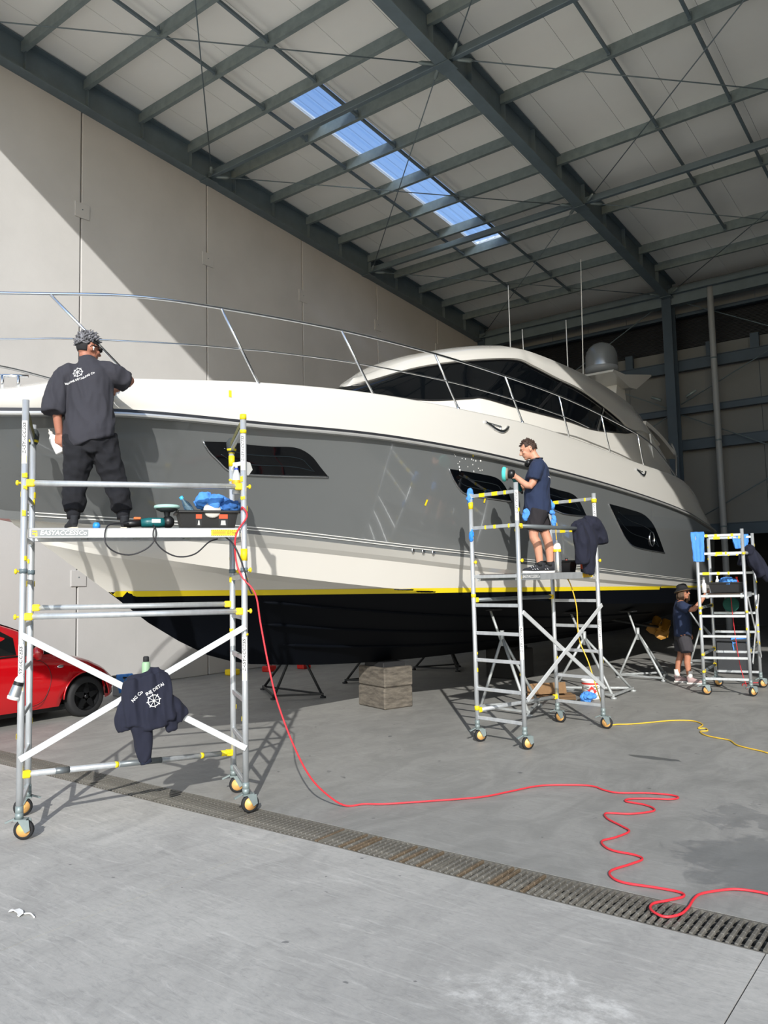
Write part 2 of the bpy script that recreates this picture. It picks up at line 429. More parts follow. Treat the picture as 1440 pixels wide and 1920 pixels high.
def rod(p, q, r, par, m=M_STEEL): b = MB(); b.tube([p, q], r, 6); return part('brace_rod', b, m, par)
for a, c in (((-6.7, YB-.3, 9.6), (-.8, YB-.3, 6.5)), ((-6.7, YB-.3, 6.6), (-.8, YB-.3, 9.4)), ((-7.1, YB-.3, 9.6), (-12.8, YB-.3, 6.5)), ((-7.1, YB-.3, 6.55), (-12.8, YB-.3, 9.5)),
             ((-6.7, YB-.3, 6.3), (-.8, YB-.3, 3.3)), ((-6.7, YB-.3, 3.2), (-.8, YB-.3, 6.3)), ((-7.1, YB-.3, 6.3), (-12.8, YB-.3, 3.3))):
    rod(a, c, .016, wb)
for s, z in ((1, 6.75), (-1, 6.75)):
    b = MB(); b.tube([(-6.9+s*.35, YB-.3, z+.05), (-6.9+s*.62, YB-.3, z+.19)], .04, 8); part('rod_tensioner', b, M_STEEL2, wb)
# deep bay behind the opening under the girt
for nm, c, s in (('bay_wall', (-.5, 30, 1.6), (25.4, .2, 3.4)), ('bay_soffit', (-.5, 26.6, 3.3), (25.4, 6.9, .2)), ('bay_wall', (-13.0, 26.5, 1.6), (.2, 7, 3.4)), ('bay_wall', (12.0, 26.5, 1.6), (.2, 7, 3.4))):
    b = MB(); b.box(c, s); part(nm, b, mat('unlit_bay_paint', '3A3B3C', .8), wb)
# ---- right wall and the closed front beside the door opening
wr = thing('wall_right', 'concrete wall on the far right of the shed', None, (XR, 12, 0), kind='structure')
for k in range(7):
    b = MB(); b.box((XR+.11, 5.3+3*k, 5.6), (.22, 2.978, 11.2)); part('panel', b, M_CONC, wr)
wf = thing('wall_front', 'closed front wall right of the door opening', None, (8, 3.9, 0), kind='structure')
for k in range(2):
    b = MB(); b.box((7.45+k*3.05, YF+.15, 5.6), (3.03, .2, 11.3)); part('panel', b, M_CONC, wf)
# ---- roof
ce = thing('ceiling', 'white insulated roof panels on blue grey steel framing', None, (-4, 12, 10.5), kind='structure')
SL = V((0, 1, -.082)).normalized(); SN = V((0, .082, 1)).normalized(); SX = V((1, 0, 0))
def roof_at(x, y, d): return V((x, y, zb(y)+d))
PD = .60
def roof_strip(x0, x1, y0, y1, d0, th, gap=.008):
    b = MB(); c = roof_at((x0+x1)/2, (y0+y1)/2, d0+th/2); L = (y1-y0)/SL.y
    b.box(c, (x1-x0-gap, L, th), (SX, SL, SN)); return b
pw = 1.06; YF2 = YF+1.4          # unseen roof edge set back over the right bays to shape the yacht's shadow
px = -13.5; SKY0, SKY1 = -10.30, -9.36; SY0, SY1 = 10.42, 17.7
edges = [-13.4, -12.38, -11.34, SKY0, SKY1, -8.5, -7.44, -6.38]
while edges[-1] < XR+.5: edges.append(edges[-1]+pw)
for i in range(len(edges)-1):
    a, c = edges[i], edges[i+1]
    yf = YF if a < -6.5 else YF2
    spans = [(yf, SY0), (SY1, YB+.6)] if abs(a-SKY0) < .01 else [(yf, YB+.6)]
    for (y0, y1) in spans: part('roof_panel', roof_strip(a, c, y0, y1, PD, .1), M_PANEL, ce)
def ribbed(y0, y1):
    """translucent ribbed roof light"""
    rows = []
    for i in range(41):
        x = SKY0+(SKY1-SKY0)*i/40; d = PD+.05+(.022 if i % 10 in (4, 5, 6) else 0)
        rows.append([roof_at(x, y0, d), roof_at(x, y1, d)])
    b = MB(); b.sheet(rows, .003, sm=False); return b
def sky_mat():
    m = bpy.data.materials.new('clear_ribbed_roof_light'); m.use_nodes = True; nt = m.node_tree; nt.nodes.clear(); L = nt.links.new
    o = nt.nodes.new('ShaderNodeOutputMaterial'); t = nt.nodes.new('ShaderNodeBsdfTransparent'); t.inputs[0].default_value = (.80, .87, .97, 1)
    d = nt.nodes.new('ShaderNodeBsdfRefraction'); d.inputs[0].default_value = (.85, .9, .97, 1); d.inputs['IOR'].default_value = 1.12; d.inputs['Roughness'].default_value = .45
    a = nt.nodes.new('ShaderNodeMixShader'); a.inputs[0].default_value = .78; L(t.outputs[0], a.inputs[1]); L(d.outputs[0], a.inputs[2])
    g = nt.nodes.new('ShaderNodeBsdfTranslucent'); g.inputs[0].default_value = (.85, .88, .9, 1)
    c = nt.nodes.new('ShaderNodeMixShader'); c.inputs[0].default_value = .03; L(a.outputs[0], c.inputs[1]); L(g.outputs[0], c.inputs[2]); L(c.outputs[0], o.inputs[0]); return m
M_SKYL = sky_mat()
PY = [10.38+1.215*k for k in range(-5, 10)]
PY = [y for y in PY if y < 22.5]
ylist = [SY0]+[y for y in PY if SY0+.2 < y < SY1-.2]+[SY1]
for i in range(len(ylist)-1): part('roof_light_pane', ribbed(ylist[i], ylist[i+1]), M_SKYL, ce, label='clear ribbed roof light showing blue sky')
for x in (SKY0, SKY1):
    part('roof_light_kerb', roof_strip(x-.03, x+.03, SY0-.05, SY1+.05, PD-.01, .07, 0), M_PANEL, ce)
# purlins: C sections between rafters
RX = [-13.0, -6.85, -.7, 5.45, 11.6]
def purlin(x0, x1, y):
    b = MB(); z = zb(y)
    b.box(((x0+x1)/2, y, z+.49), (x1-x0, .012, .22))
    for dz in (.385, .595): b.box(((x0+x1)/2, y+.035, z+dz), (x1-x0, .075, .012))
    for dz in (.40, .58): b.box(((x0+x1)/2, y+.07, z+dz), (x1-x0, .010, .03))
    return b
for j, y in enumerate(PY):
    for i in range(4):
        if i > 0 and (((j-5) % 2 and j != len(PY)-1) or y < YF2+.2): continue
        part('purlin', purlin(RX[i]+.02, RX[i+1]-.02, y), M_STEEL2, ce)
for xr in RX:
    b = MB(); y0, y1 = (YF if xr < -6 else YF2)+.05, YB-.1; m = (y0+y1)/2; L = (y1-y0)/SL.y
    b.box(roof_at(xr, m, .29), (.014, L, .54), (SX, SL, SN)); b.box(roof_at(xr, m, .01), (.24, L, .02), (SX, SL, SN)); b.box(roof_at(xr, m, .57), (.24, L, .02), (SX, SL, SN))
    part('rafter', b, M_STEEL, ce)
    for y in PY:
        if y < (YF if xr < -6 else YF2): continue
        b = MB(); b.box((xr, y+.05, zb(y)+.30), (.2, .012, .5)); part('purlin_cleat', b, M_STEEL, ce)
# bridging between purlins
for xb in (-10.65, -9.30, -4.68, -3.32, 1.5, 2.9):
    PB = PY if xb < -7 else [y for j, y in enumerate(PY) if (j-5) % 2 == 0]
    PB = [y for y in PB if xb < -7 or y > YF2+.2]
    for i in range(len(PB)-1):
        b = MB(); b.beam(roof_at(xb, PB[i]+.07, .43), roof_at(xb, PB[i+1]-.02, .43), .05, .05); b.beam(roof_at(xb, PB[i+1]-.05, .38), roof_at(xb, PB[i+1]-.05, .52), .06, .02, (0, 1, 0)); part('bridging', b, M_STEEL, ce)
# bracing bays: struts and crossed rods with tensioners
NY = [5.4, 10.95, 16.5, 22.3]
for y in NY:
    for i in range(3):
        b = MB(); b.box(((RX[i]+RX[i+1])/2, y, zb(y)+.14), (RX[i+1]-RX[i]-.1, .1, .14), bev=.008); part('strut', b, M_STEEL, ce)
for i in range(3):
    for j in range(3):
        for (xa, ya, xb, yb_) in ((RX[i], NY[j], RX[i+1], NY[j+1]), (RX[i], NY[j+1], RX[i+1], NY[j])):
            a = roof_at(xa+.12, ya, .10); c = roof_at(xb-.12, yb_, .10); rod(a, c, .011, ce)
            for e, f in ((a, c), (c, a)):
                d = (f-e).normalized(); b = MB(); b.tube([e+d*.05, e+d*.12, e+d*.32, e+d*.38], [.012, .035, .035, .012], 8); part('rod_tensioner', b, M_STEEL2, ce)
    for j in range(4):
        b = MB(); b.box((RX[i], NY[j], zb(NY[j])-.004), (.3, .3, .012)); part('gusset_plate', b, M_STEEL, ce)
b = MB(); b.box((-.5, YB-.35, zb(YB)+.1), (25.4, .26, .5)); part('eaves_beam', b, M_STEEL, ce)
b = MB(); b.box((-10.0, YF-.02, zb(YF)+.42), (7.2, .06, .6)); part('fascia', b, M_STEEL, ce)
b = MB(); b.box((3.2, YF2-.02, zb(YF2)+.42), (19.2, .06, .6)); part('fascia', b, M_STEEL, ce)
b = MB(); b.box((-6.4, (YF+YF2)/2, zb(YF)+.42), (.06, 1.46, .6)); part('fascia', b, M_STEEL, ce)
# ================================================================ motor yacht
XC = -7.5; YS = 19.5
M_GEL = mat('white_gelcoat', 'D0CEC7', .16, coat=.4)
M_GREY = mat('grey_hull_paint', '6B6E6E', .12, coat=.8, var=.015, scale=1.2)
M_GLASS = mat('black_tinted_glass', '06080B', .03, spec=.4)
def bottom_mat():
    """white gelcoat above the waterline, navy black antifouling below it"""
    m = bpy.data.materials.new('hull_bottom_paint'); m.use_nodes = True; nt = m.node_tree; b = nt.nodes['Principled BSDF']; L = nt.links.new
    g = nt.nodes.new('ShaderNodeNewGeometry'); s = nt.nodes.new('ShaderNodeSeparateXYZ'); L(g.outputs['Position'], s.inputs[0])
    k = nt.nodes.new('ShaderNodeMath'); k.operation = 'MULTIPLY_ADD'; k.inputs[1].default_value = .0185; L(s.outputs[1], k.inputs[0]); L(s.outputs[2], k.inputs[2])
    c = nt.nodes.new('ShaderNodeMath'); c.operation = 'GREATER_THAN'; c.inputs[1].default_value = 1.915; L(k.outputs[0], c.inputs[0])
    x = nt.nodes.new('ShaderNodeMix'); x.data_type = 'RGBA'; x.inputs[6].default_value = (*lin('06090F'), 1); x.inputs[7].default_value = (*lin('D3D0C8'), 1); L(c.outputs[0], x.inputs[0]); L(x.outputs[2], b.inputs['Base Color'])
    r = nt.nodes.new('ShaderNodeMapRange'); r.inputs[3].default_value = .7; r.inputs[4].default_value = .2; L(c.outputs[0], r.inputs[0]); L(r.outputs[0], b.inputs['Roughness'])
    q = nt.nodes.new('ShaderNodeMapRange'); q.inputs[3].default_value = .08; q.inputs[4].default_value = .5; L(c.outputs[0], q.inputs[0]); L(q.outputs[0], b.inputs['Specular IOR Level']); return m
M_BOT = bottom_mat()
yacht = thing('motor_yacht', 'large grey and white motor yacht with black antifouled bottom on keel blocks', 'yacht', (XC, 10, 0))
STEM = [(1.5, 3.9), (2.0, 3.5), (2.8, 3.15), (3.25, 2.98), (3.76, 2.63), (4.31, 2.24), (4.92, 1.84), (5.32, 1.55), (5.82, 1.26), (6.37, 1.01), (6.97, .87)]
def hbf(y, ys, L, B, n):
    s = min(max((y-ys)/L, 0), 1); h = B*(1-(1-s)**n)
    if y > 14: h *= 1-.07*((y-14)/5.5)**2
    return h
Z_RUB = [(2.0, 3.34), (3.37, 3.42), (4.3, 3.49), (5.6, 3.49), (7, 3.51), (8.5, 3.48), (10, 3.43), (13.1, 3.34), (16.9, 3.14), (18.87, 2.93), (19.5, 2.85)]
Z_DECK = [(1.8, 3.42), (3.35, 3.58), (4, 3.75), (4.8, 3.84), (5.6, 3.92), (7, 4.0), (9, 4.03), (10.3, 4.05), (12.2, 4.02), (14.6, 3.93), (16.8, 3.9), (17.8, 3.8), (18.6, 3.55), (19.2, 3.2), (19.5, 2.95)]
Z_PIN = [(3.6, 2.70), (3.73, 2.63), (5.85, 2.5), (7.87, 2.31), (8.9, 2.23), (10.3, 2.12), (13.1, 1.95), (15.9, 1.81), (19.5, 1.65)]
Z_LIP = [(3.85, 2.56), (4.64, 2.46), (5.92, 2.35), (7.94, 2.15), (9.2, 2.03), (12.5, 1.81), (19.5, 1.5)]
Z_CH = [(4.1, 2.39), (4.72, 2.25), (6.11, 2.01), (7.73, 1.80), (10, 1.58), (13, 1.4), (19.5, 1.2)]
Z_KEEL = [(6.97, .87), (8.26, .74), (10, .64), (12.2, .58), (19.5, .52)]
NST = 70
def ts(i): t = i/NST; return .35*t+.65*t*t
def level(ys, zf, hf):
    out = []
    for i in range(NST+1):
        y = ys+(YS-ys)*ts(i); h = hf(y)
        if i == 0: h = 0.
        out.append((h, y, zf(y)))
    return out
rubh = lambda y: hbf(y, 2.0, 9.5, 2.5, 2.3)
deckh = lambda y: hbf(y, 1.8, 9.5, 2.35, 2.3)
pinh = lambda y: hbf(y, 3.6, 9., 2.42, 2.1)
liph = lambda y: hbf(y, 3.85, 9., 2.40, 2.1)
chh = lambda y: hbf(y, 4.1, 9., 2.3, 2.0)
L_rub = level(2.0, lambda y: spl(y, Z_RUB), rubh)
L_deck = level(1.8, lambda y: spl(y, Z_DECK), deckh)
L_pin = level(3.6, lambda y: spl(y, Z_PIN), pinh)
L_gb = level(3.67, lambda y: spl(y, Z_PIN)-.075, lambda y: hbf(y, 3.67, 9., 2.42, 2.1))
L_lip = level(3.85, lambda y: spl(y, Z_LIP), liph)
L_lipu = level(3.9, lambda y: spl(y, Z_LIP)-.05, lambda y: max(hbf(y, 3.9, 9., 2.40, 2.1)-.045*min((y-3.9)/1.5, 1), 0))
L_ch = level(4.1, lambda y: spl(y, Z_CH), chh)
L_chi = level(4.2, lambda y: spl(y, Z_CH)-.05, lambda y: max(chh(y)-.14*min((y-4.2)/2., 1), 0) if y > 4.2 else 0)
L_keel = level(6.97, lambda y: spl(y, Z_KEEL), lambda y: .03*min((y-6.97)*2, 1))
def between(A, B, f, zs=None, bow=0.):
    out = []
    for i, (a, b) in enumerate(zip(A, B)):
        y = a[1]+(b[1]-a[1])*f; h = a[0]+(b[0]-a[0])*f; z = a[2]+(b[2]-a[2])*f
        w = max(0, 1-i/NST*2.2); h -= bow*f*(1-f)*4*w*b[0]
        if i == 0 and zs: z = spl(y, zs)
        out.append((max(h, 0), y, z))
    return out
# bottom V: concave forward, straight aft; stem follows the traced forefoot
bots = [L_keel]
for f in (.12, .25, .4, .55, .7, .85): bots.append(between(L_keel, L_chi, f, STEM, .10))
bots.append(L_chi)
tops = [between(L_pin, L_rub, f, None, .05) for f in (0, .2, .4, .6, .8, 1)]
def pts(level_, s): return [V((XC+s*h, y, z)) for h, y, z in level_]
def shell(mb, levels, mi, s):
    rows = [pts(l, s) for l in levels]; mb.grid(rows, mi, True, s < 0)
hull = MB(); half = MB()
for s in (1, -1):
    for mbx in ((hull, half) if s > 0 else (hull,)):
        shell(mbx, bots, 0, s); shell(mbx, [L_chi, L_ch], 0, s)
        shell(mbx, [L_ch, between(L_ch, L_lipu, .5), L_lipu], 0, s); shell(mbx, [L_lipu, L_lip], 1, s); shell(mbx, [L_lip, L_gb], 1, s)
        shell(mbx, [L_gb, L_pin], 2, s); shell(mbx, tops, 2, s)
    # white topside above the rubbing strake, rounded into the deck
    mid1 = [(h+.02*min(i/10, 1), y, z) for i, (h, y, z) in enumerate(between(L_rub, L_deck, .5))]
    near = [(max(h-.02, 0), y, z+.025) for h, y, z in L_deck]; inn = [(max(h-.09, 0)*.985, y, z+.04) for h, y, z in L_deck]
    mid0 = between(L_rub, L_deck, .25); mid2 = between(L_rub, L_deck, .8)
    rows = [L_rub, mid0, mid1, mid2, L_deck, near, inn]
    for f in (.75, .5, .25, 0.): rows.append([(h*f, y, z+.05+.12*(1-f)*min(1, h/1.5)) for h, y, z in L_deck])
    shell(hull, rows, 1, s)
    if s > 0: shell(half, rows[:6], 1, s)
    # transom
    tr = [l[-1] for l in bots]+[l[-1] for l in (L_ch, L_lip, L_pin, L_rub, L_deck)]
    a = [V((XC+s*h, y, z)) for h, y, z in tr]; c = [V((XC, y, z)) for h, y, z in tr]; hull.grid([a, c], 1, False, s < 0)
HULL = part('hull', hull, [M_BOT, M_GEL, M_GREY], yacht)
HB = BVHTree.FromPolygons(half.v, half.f)
def on_hull(y, z, off=.0):
    ys = interp(-z, [(-zz, yy) for yy, zz in STEM])+.012 if z < 2.6 else y
    y = max(y, ys)
    h = HB.ray_cast(V((0, y, z)), V((-1, 0, 0)), 20)
    if h[0] is None: return V((XC+rubh(y), y, z))
    n = h[1] if h[1].x > 0 else -h[1]
    return h[0]+n*off
# rubbing strake: dark insert over a bright steel strip
def swept(level_, prof, s=1, i0=0):
    rows = []
    P = pts(level_, s)
    for i in range(i0, len(P)):
        t = (P[min(i+1, len(P)-1)]-P[max(i-1, 0)]).normalized(); n = V((0, 0, 1)).cross(t); n = n if n.x*s > 0 else -n; n.normalize()
        rows.append([P[i]+n*a+V((0, 0, b)) for a, b in prof])
    m = MB(); m.grid(rows, 0, False, s > 0); return m
for s in (1, -1):
    part('rubbing_strake', swept(L_rub, [(-.02, .034), (.022, .03), (.03, .0), (.025, -.0), (-.02, -.0)], s, 1), M_CHROME if s < 0 else mat('dark_strake_insert', '2A2B2E', .35), yacht)
    part('strake_strip', swept(L_rub, [(-.02, 0), (.045, -.004), (.05, -.02), (.045, -.036), (-.02, -.04)], s, 1), mat('brushed_stainless', 'D8D8D4', .25, metal=.6), yacht)
# pinstripe grooves
for dz in (.0, -.03):
    b = MB(); P = []
    y = 3.9
    while y < 18.5: P.append(on_hull(y, spl(y, Z_PIN)+dz, .003)); y += .12
    b.tube(P, .006, 6); part('pinstripe', b, mat('pale_pinstripe', 'D9D8D2', .3), HULL)
# masking tape along the waterline
def tape(y0, y1, dz0, dz1):
    rows = []; y = y0
    while y <= y1+1e-6:
        w = 1.915-.0185*y; rows.append([on_hull(y, w+dz0, .004), on_hull(y, w+(dz0+dz1)/2, .004), on_hull(y, w+dz1, .004)]); y += .06
    b = MB(); b.grid(rows, 0, True); return b
part('masking_tape', tape(4.9, 15.4, -.05, .012), M_TAPE, HULL, label='yellow masking tape along the waterline')
part('masking_tape', tape(15.45, 18.6, -.02, .02), M_TAPE, HULL)
# spray rails on the bottom
for f0, y0, y1 in ((.78, 6.6, 17), (.52, 6.9, 17), (.27, 7.4, 17)):
    P = []; y = y0
    while y < y1:
        zk = spl(y, Z_KEEL); zc = spl(y, Z_CH)-.05; P.append(on_hull(y, zk+(zc-zk)*f0, .0)); y += .2
    b = MB(); b.tube(P, [.004]+[.028]*(len(P)-2)+[.004], 6); part('spray_rail', b, M_BOT, HULL)
# hull windows
W = [([(5.1, 3.3), (5.39, 3.31), (5.58, 3.3), (5.79, 3.3), (6.01, 3.31), (6.14, 3.29), (6.28, 3.23), (6.42, 3.13), (6.55, 3.04)], [(5.1, 3.3), (5.19, 3.22), (5.33, 3.13), (5.44, 3.06), (5.55, 3.03), (5.8, 3.02), (6.55, 3.04)]),
     ([(8.23, 3.24), (8.85, 3.22), (9.2, 3.19), (9.4, 3.09), (9.58, 2.91)], [(8.23, 3.24), (8.36, 3.11), (8.53, 2.99), (8.69, 2.95), (9.58, 2.91)]),
     ([(9.98, 3.21), (10.77, 3.15), (11.25, 3.12), (11.49, 3.04), (11.79, 2.81)], [(9.98, 3.21), (10.17, 3.02), (10.42, 2.88), (10.71, 2.85), (11.03, 2.81), (11.79, 2.81)]),
     ([(12.66, 3.06), (13.57, 3.02), (14.33, 2.96), (14.82, 2.81), (15.12, 2.61), (15.51, 2.28)], [(12.66, 3.06), (13.01, 2.8), (13.42, 2.52), (13.77, 2.39), (14.44, 2.33), (15.51, 2.28)])]
for top, bot in W:
    rows = []; y0, y1 = top[0][0], top[-1][0]; n = 40
    for i in range(n+1):
        y = y0+(y1-y0)*(i/n); zt = spl(y, top); z0 = min(spl(y, bot), zt); rows.append([on_hull(y, z0+(zt-z0)*k/6, .006) for k in range(7)])
    b = MB(); b.grid(rows, 0, True); w = part('hull_window', b, M_GLASS, HULL, label='black swept hull window')
    b = MB(); b.tube([r[0] for r in rows], .011, 6); part('window_trim', b, M_CHROME, w)
    inset = [[rows[int(4+i*.8*n/24)][2]+V((.002, 0, 0)) for i in range(24)]]
    b = MB(); b.tube([rows[i][2]+V((.002, 0, 0)) for i in range(6, n-4)]+[rows[i][4]+V((.002, 0, 0)) for i in range(n-10, 5, -1)], .006, 5); part('opening_pane', b, mat('glass_edge', '1B2226', .15), w)
b = MB(); o = on_hull(14.75, 2.53, .012)
b.tube([o+V((0, math.cos(a)*.13, math.sin(a)*.13)) for a in [k*math.pi/10 for k in range(20)]], .014, 6, closed=True); part('porthole_ring', b, M_CHROME, HULL)
for y in (8.0, 8.16, 8.32):
    b = MB(); b.lathe([(0, .01), (.018, .012), (.03, .008), (.034, 0)], on_hull(y, spl(y, Z_PIN)-.055), (1, 0, 0), 14); part('skin_fitting', b, M_CHROME, HULL)
# ---- superstructure
T_B = [(8.3, 0, 4.6), (8.36, .12, 4.6), (8.55, .27, 4.59), (8.85, .5, 4.57), (9.6, .98, 4.53), (10.28, 1.31, 4.62), (10.54, 1.42, 4.65), (11.24, 1.62, 4.58), (12.63, 1.79, 4.56), (13.84, 1.8, 4.56), (15.38, 1.8, 4.70), (16.0, 1.79, 4.78), (16.9, 1.76, 4.7), (18.1, 1.72, 4.5)]
T_C = [(8.95, 0, 4.76), (9.0, .12, 4.79), (9.13, .26, 4.83), (9.74, .68, 5.07), (10.5, 1.07, 5.26), (11.51, 1.41, 5.44), (12.02, 1.51, 5.40), (12.68, 1.59, 5.32), (13.73, 1.62, 5.27), (14.78, 1.62, 5.14), (15.51, 1.64, 5.0), (16.0, 1.68, 4.84), (16.9, 1.66, 4.9), (17.9, 1.64, 4.75)]
T_D = [(9.1, 0, 4.93), (9.2, .05, 4.97), (9.34, .14, 5.03), (10.01, .56, 5.33), (10.91, .98, 5.56), (11.84, 1.25, 5.73), (12.19, 1.32, 5.77), (12.58, 1.38, 5.77), (13.63, 1.46, 5.75), (14.73, 1.46, 5.73), (15.6, 1.46, 5.68), (16.2, 1.46, 5.62), (17.0, 1.46, 5.5), (17.6, 1.44, 5.3)]
T_A = [(8.0, 0, 4.1), (8.1, .2, 4.1), (8.3, .4, 4.1), (8.7, .7, 4.1), (9.5, 1.15, 4.1), (10.2, 1.45, 4.1), (10.5, 1.55, 4.1), (11.2, 1.74, 4.1), (12.6, 1.9, 4.05), (13.8, 1.92, 4.0), (15.4, 1.92, 3.95), (16.0, 1.92, 3.95), (16.9, 1.9, 3.95), (18.3, 1.86, 3.9)]
NS = 8
def smooth(T): return [(p.x, p.y, p.z) for p in curve([V((h, y, z)) for y, h, z in T], NS)]
cA, cB, cC, cD = smooth(T_A), smooth(T_B), smooth(T_C), smooth(T_D)
IW = NS*11+4         # glass ends here
def lerpL(A, B, f): return [tuple(a[i]+(b[i]-a[i])*f for i in range(3)) for a, b in zip(A, B)]
cab = MB(); gl = MB()
for s in (1, -1):
    shell(cab, [cA, lerpL(cA, cB, .55), lerpL(cA, cB, .95), cB], 0, s)
    # brow under the roof edge then the roof itself
    out = [(h+.05*min(1, i/10), y, z+.03) for i, (h, y, z) in enumerate(cC)]
    shell(cab, [cC, out], 0, s)
    roof = [out, lerpL(out, cD, .5), cD]
    for f, dz in ((.9, .07), (.7, .17), (.4, .26), (0, .30)):
        roof.append([(h*f, y, z+dz*min(1, max(0, (y-9.4))/3)) for h, y, z in cD])
    shell(cab, roof, 0, s)
    shell(cab, [lerpL(cB, cC, f)[IW:] for f in (0, .5, 1)], 0, s)
    e = [V((XC+s*l[-1][0], l[-1][1], l[-1][2])) for l in (cA, cB, cC, cD)]
SUPER = part('superstructure', cab, M_GEL, yacht)
cuts = [0, NS*6, NS*7+3, NS*9+1, NS*10+2, IW]
for s in (1, -1):
    for i in range(5):
        g = MB(); shell(g, [lerpL(cB, cC, f)[cuts[i]:cuts[i+1]+1] for f in (0, .33, .66, 1)], 0, s); g_ = part('window_pane' if i else 'windscreen_pane', g, M_GLASS, yacht)
        if s > 0 and i == 0: GL = g_
# mullions
for i, wd in ((NS*7+3, .05), (NS*9+1, .05), (NS*10+2, .03)):
    b = MB(); p0 = V((XC+cB[i][0]+.012, cB[i][1], cB[i][2])); q = V((XC+cC[i][0]+.012, cC[i][1]-.1, cC[i][2])); b.beam(p0, q, wd, .02, (1, 0, 0)); part('mullion', b, M_CHROME if i == NS*9+1 else M_BLACK, GL)
for f, m in ((-.01, M_BLACK), (1.01, M_BLACK)):
    b = MB(); b.tube([V((XC+h+.008, y, z)) for h, y, z in lerpL(cB, cC, f)[4:IW]], .014, 6); part('window_gasket', b, m, GL)
# aft cockpit screen and overhang
b = MB(); aft = []
for i in range(9):
    t = i/8; aft.append([V((XC+1.75-.05*t, 17.0+1.9*t*.9, 4.9-.9*t)), V((XC+1.82, 17.0+1.9*t*.9, 3.95))])
b.sheet(aft, .03); part('cockpit_screen', b, M_GEL, yacht)
b = MB(); rows = []
for i in range(9):
    y = 17.4+i*.26; rows.append([V((XC+1.55*c, y, 5.28-.03*i-.10*abs(c)**3-.012*i*i*.4)) for c in (-1, -.8, -.5, 0, .5, .8, 1)])
b.sheet(rows, .09); part('cockpit_overhang', b, M_GEL, yacht)
for s in (1, -1):
    b = MB(); b.tube(curve([(XC+s*1.5, 19.3, 5.0), (XC+s*1.62, 19.2, 4.7), (XC+s*1.7, 18.9, 4.3), (XC+s*1.72, 18.8, 3.8)], 5), .025, 8); part('overhang_pole', b, M_CHROME, yacht)
# roof mast with the satellite dome
MX, MY = -6.9, 17.35
b = MB()
b.prism([(-.45, .02), (.55, -.16), (1.0, -.12), (2.1, .40), (2.1, .44), (.3, .10), (-.4, .08)], (MX-.45, MY, 6.36), (0, 1, 0), (0, 0, 1), .9); part('mast_wing', b, M_GEL, yacht)
b = MB(); b.prism([(.1, 0), (.9, 0), (.75, .62), (.3, .62)], (MX-.25, MY, 5.68), (0, 1, 0), (0, 0, 1), .5); part('mast_pylon', b, M_GEL, yacht)
DC = V((MX, MY+.05, 6.55))
b = MB(); b.lathe([(.0, .68), (.10, .67), (.2, .63), (.29, .55), (.34, .46), (.365, .36), (.37, .12), (.37, .1)], DC, seg=32); dome = part('satellite_dome', b, mat('silver_grey_dome', '868A8D', .2, metal=.5), yacht)
b = MB(); b.lathe([(.37, .1), (.375, .08), (.37, .0), (.3, -.05), (.2, -.06), (.18, -.12)], DC, seg=32); part('dome_base', b, mat('dome_base_grey', '7C8083', .4), dome)
for p, q, r in (((-6.9, 13.0, 5.95), (-6.9, 13.0, 7.34), .012), ((-6.9, 13.53, 5.95), (-6.9, 13.5, 6.62), .012), ((-6.9, 15.52, 5.9), (-6.9, 15.53, 7.31), .014), ((-6.9, 16.3, 5.9), (-6.9, 16.46, 8.93), .014)):
    b = MB(); b.tube([p, q], [r, r*.6], 8); b.tube([p, V(p)+V((0, 0, .12))], .02, 8); part('antenna', b, M_WHITE, yacht)
# ---- guard rail
RT = [(-7.44, 1.75, 4.2), (-7.2, 2.3, 4.32), (-6.73, 3.34, 4.46), (-6.62, 3.6, 4.5), (-6.3, 4.4, 4.62), (-6.02, 5.23, 4.66), (-5.64, 6.65, 4.69), (-5.38, 8.14, 4.69), (-5.24, 9.68, 4.68), (-5.2, 11.32, 4.68), (-5.2, 12.98, 4.63), (-5.2, 14.72, 4.52), (-5.2, 15.6, 4.38), (-5.2, 16.4, 4.12), (-5.2, 16.94, 3.9)]
RM = [(-7.44, 1.8, 3.85), (-6.73, 3.35, 4.05), (-6.51, 3.87, 4.13), (-6.13, 4.89, 4.23), (-5.96, 5.43, 4.27), (-5.84, 5.84, 4.30), (-5.6, 6.88, 4.35), (-5.35, 8.38, 4.38), (-5.23, 9.89, 4.38), (-5.2, 11.55, 4.37), (-5.2, 12.45, 4.33)]
ST = [((-6.57, 3.72, 4.51), (-6.31, 4.42, 3.80)), ((-6.02, 5.23, 4.66), (-5.9, 5.63, 3.92)), ((-5.64, 6.65, 4.69), (-5.55, 7.1, 4.01)), ((-5.38, 8.14, 4.69), (-5.33, 8.58, 4.05)), ((-5.24, 9.68, 4.68), (-5.22, 10.12, 4.08)),
      ((-5.2, 11.32, 4.68), (-5.2, 11.65, 4.04)), ((-5.2, 12.98, 4.63), (-5.2, 13.34, 3.98)), ((-5.2, 14.72, 4.52), (-5.2, 15.0, 3.9))]
for s in (1, -1):
    mir = lambda p: V((p[0], p[1], p[2])) if s > 0 else V((2*XC-p[0], p[1], p[2]-.25))
    b = MB(); b.tube(curve([mir(p) for p in RT], 8), .016, 8); rl = part('guard_rail', b, M_CHROME, yacht)
    b = MB(); b.tube(curve([mir(p) for p in RM], 8), .009, 6); part('mid_rail', b, M_CHROME, rl)
    for a, c in ST:
        b = MB(); b.tube([mir(a), mir(c)], .014, 8); b.tube([mir(c)-V((0, 0, .02)), mir(c)+(mir(a)-mir(c))*.03], .025, 8); part('stanchion', b, M_CHROME, rl)
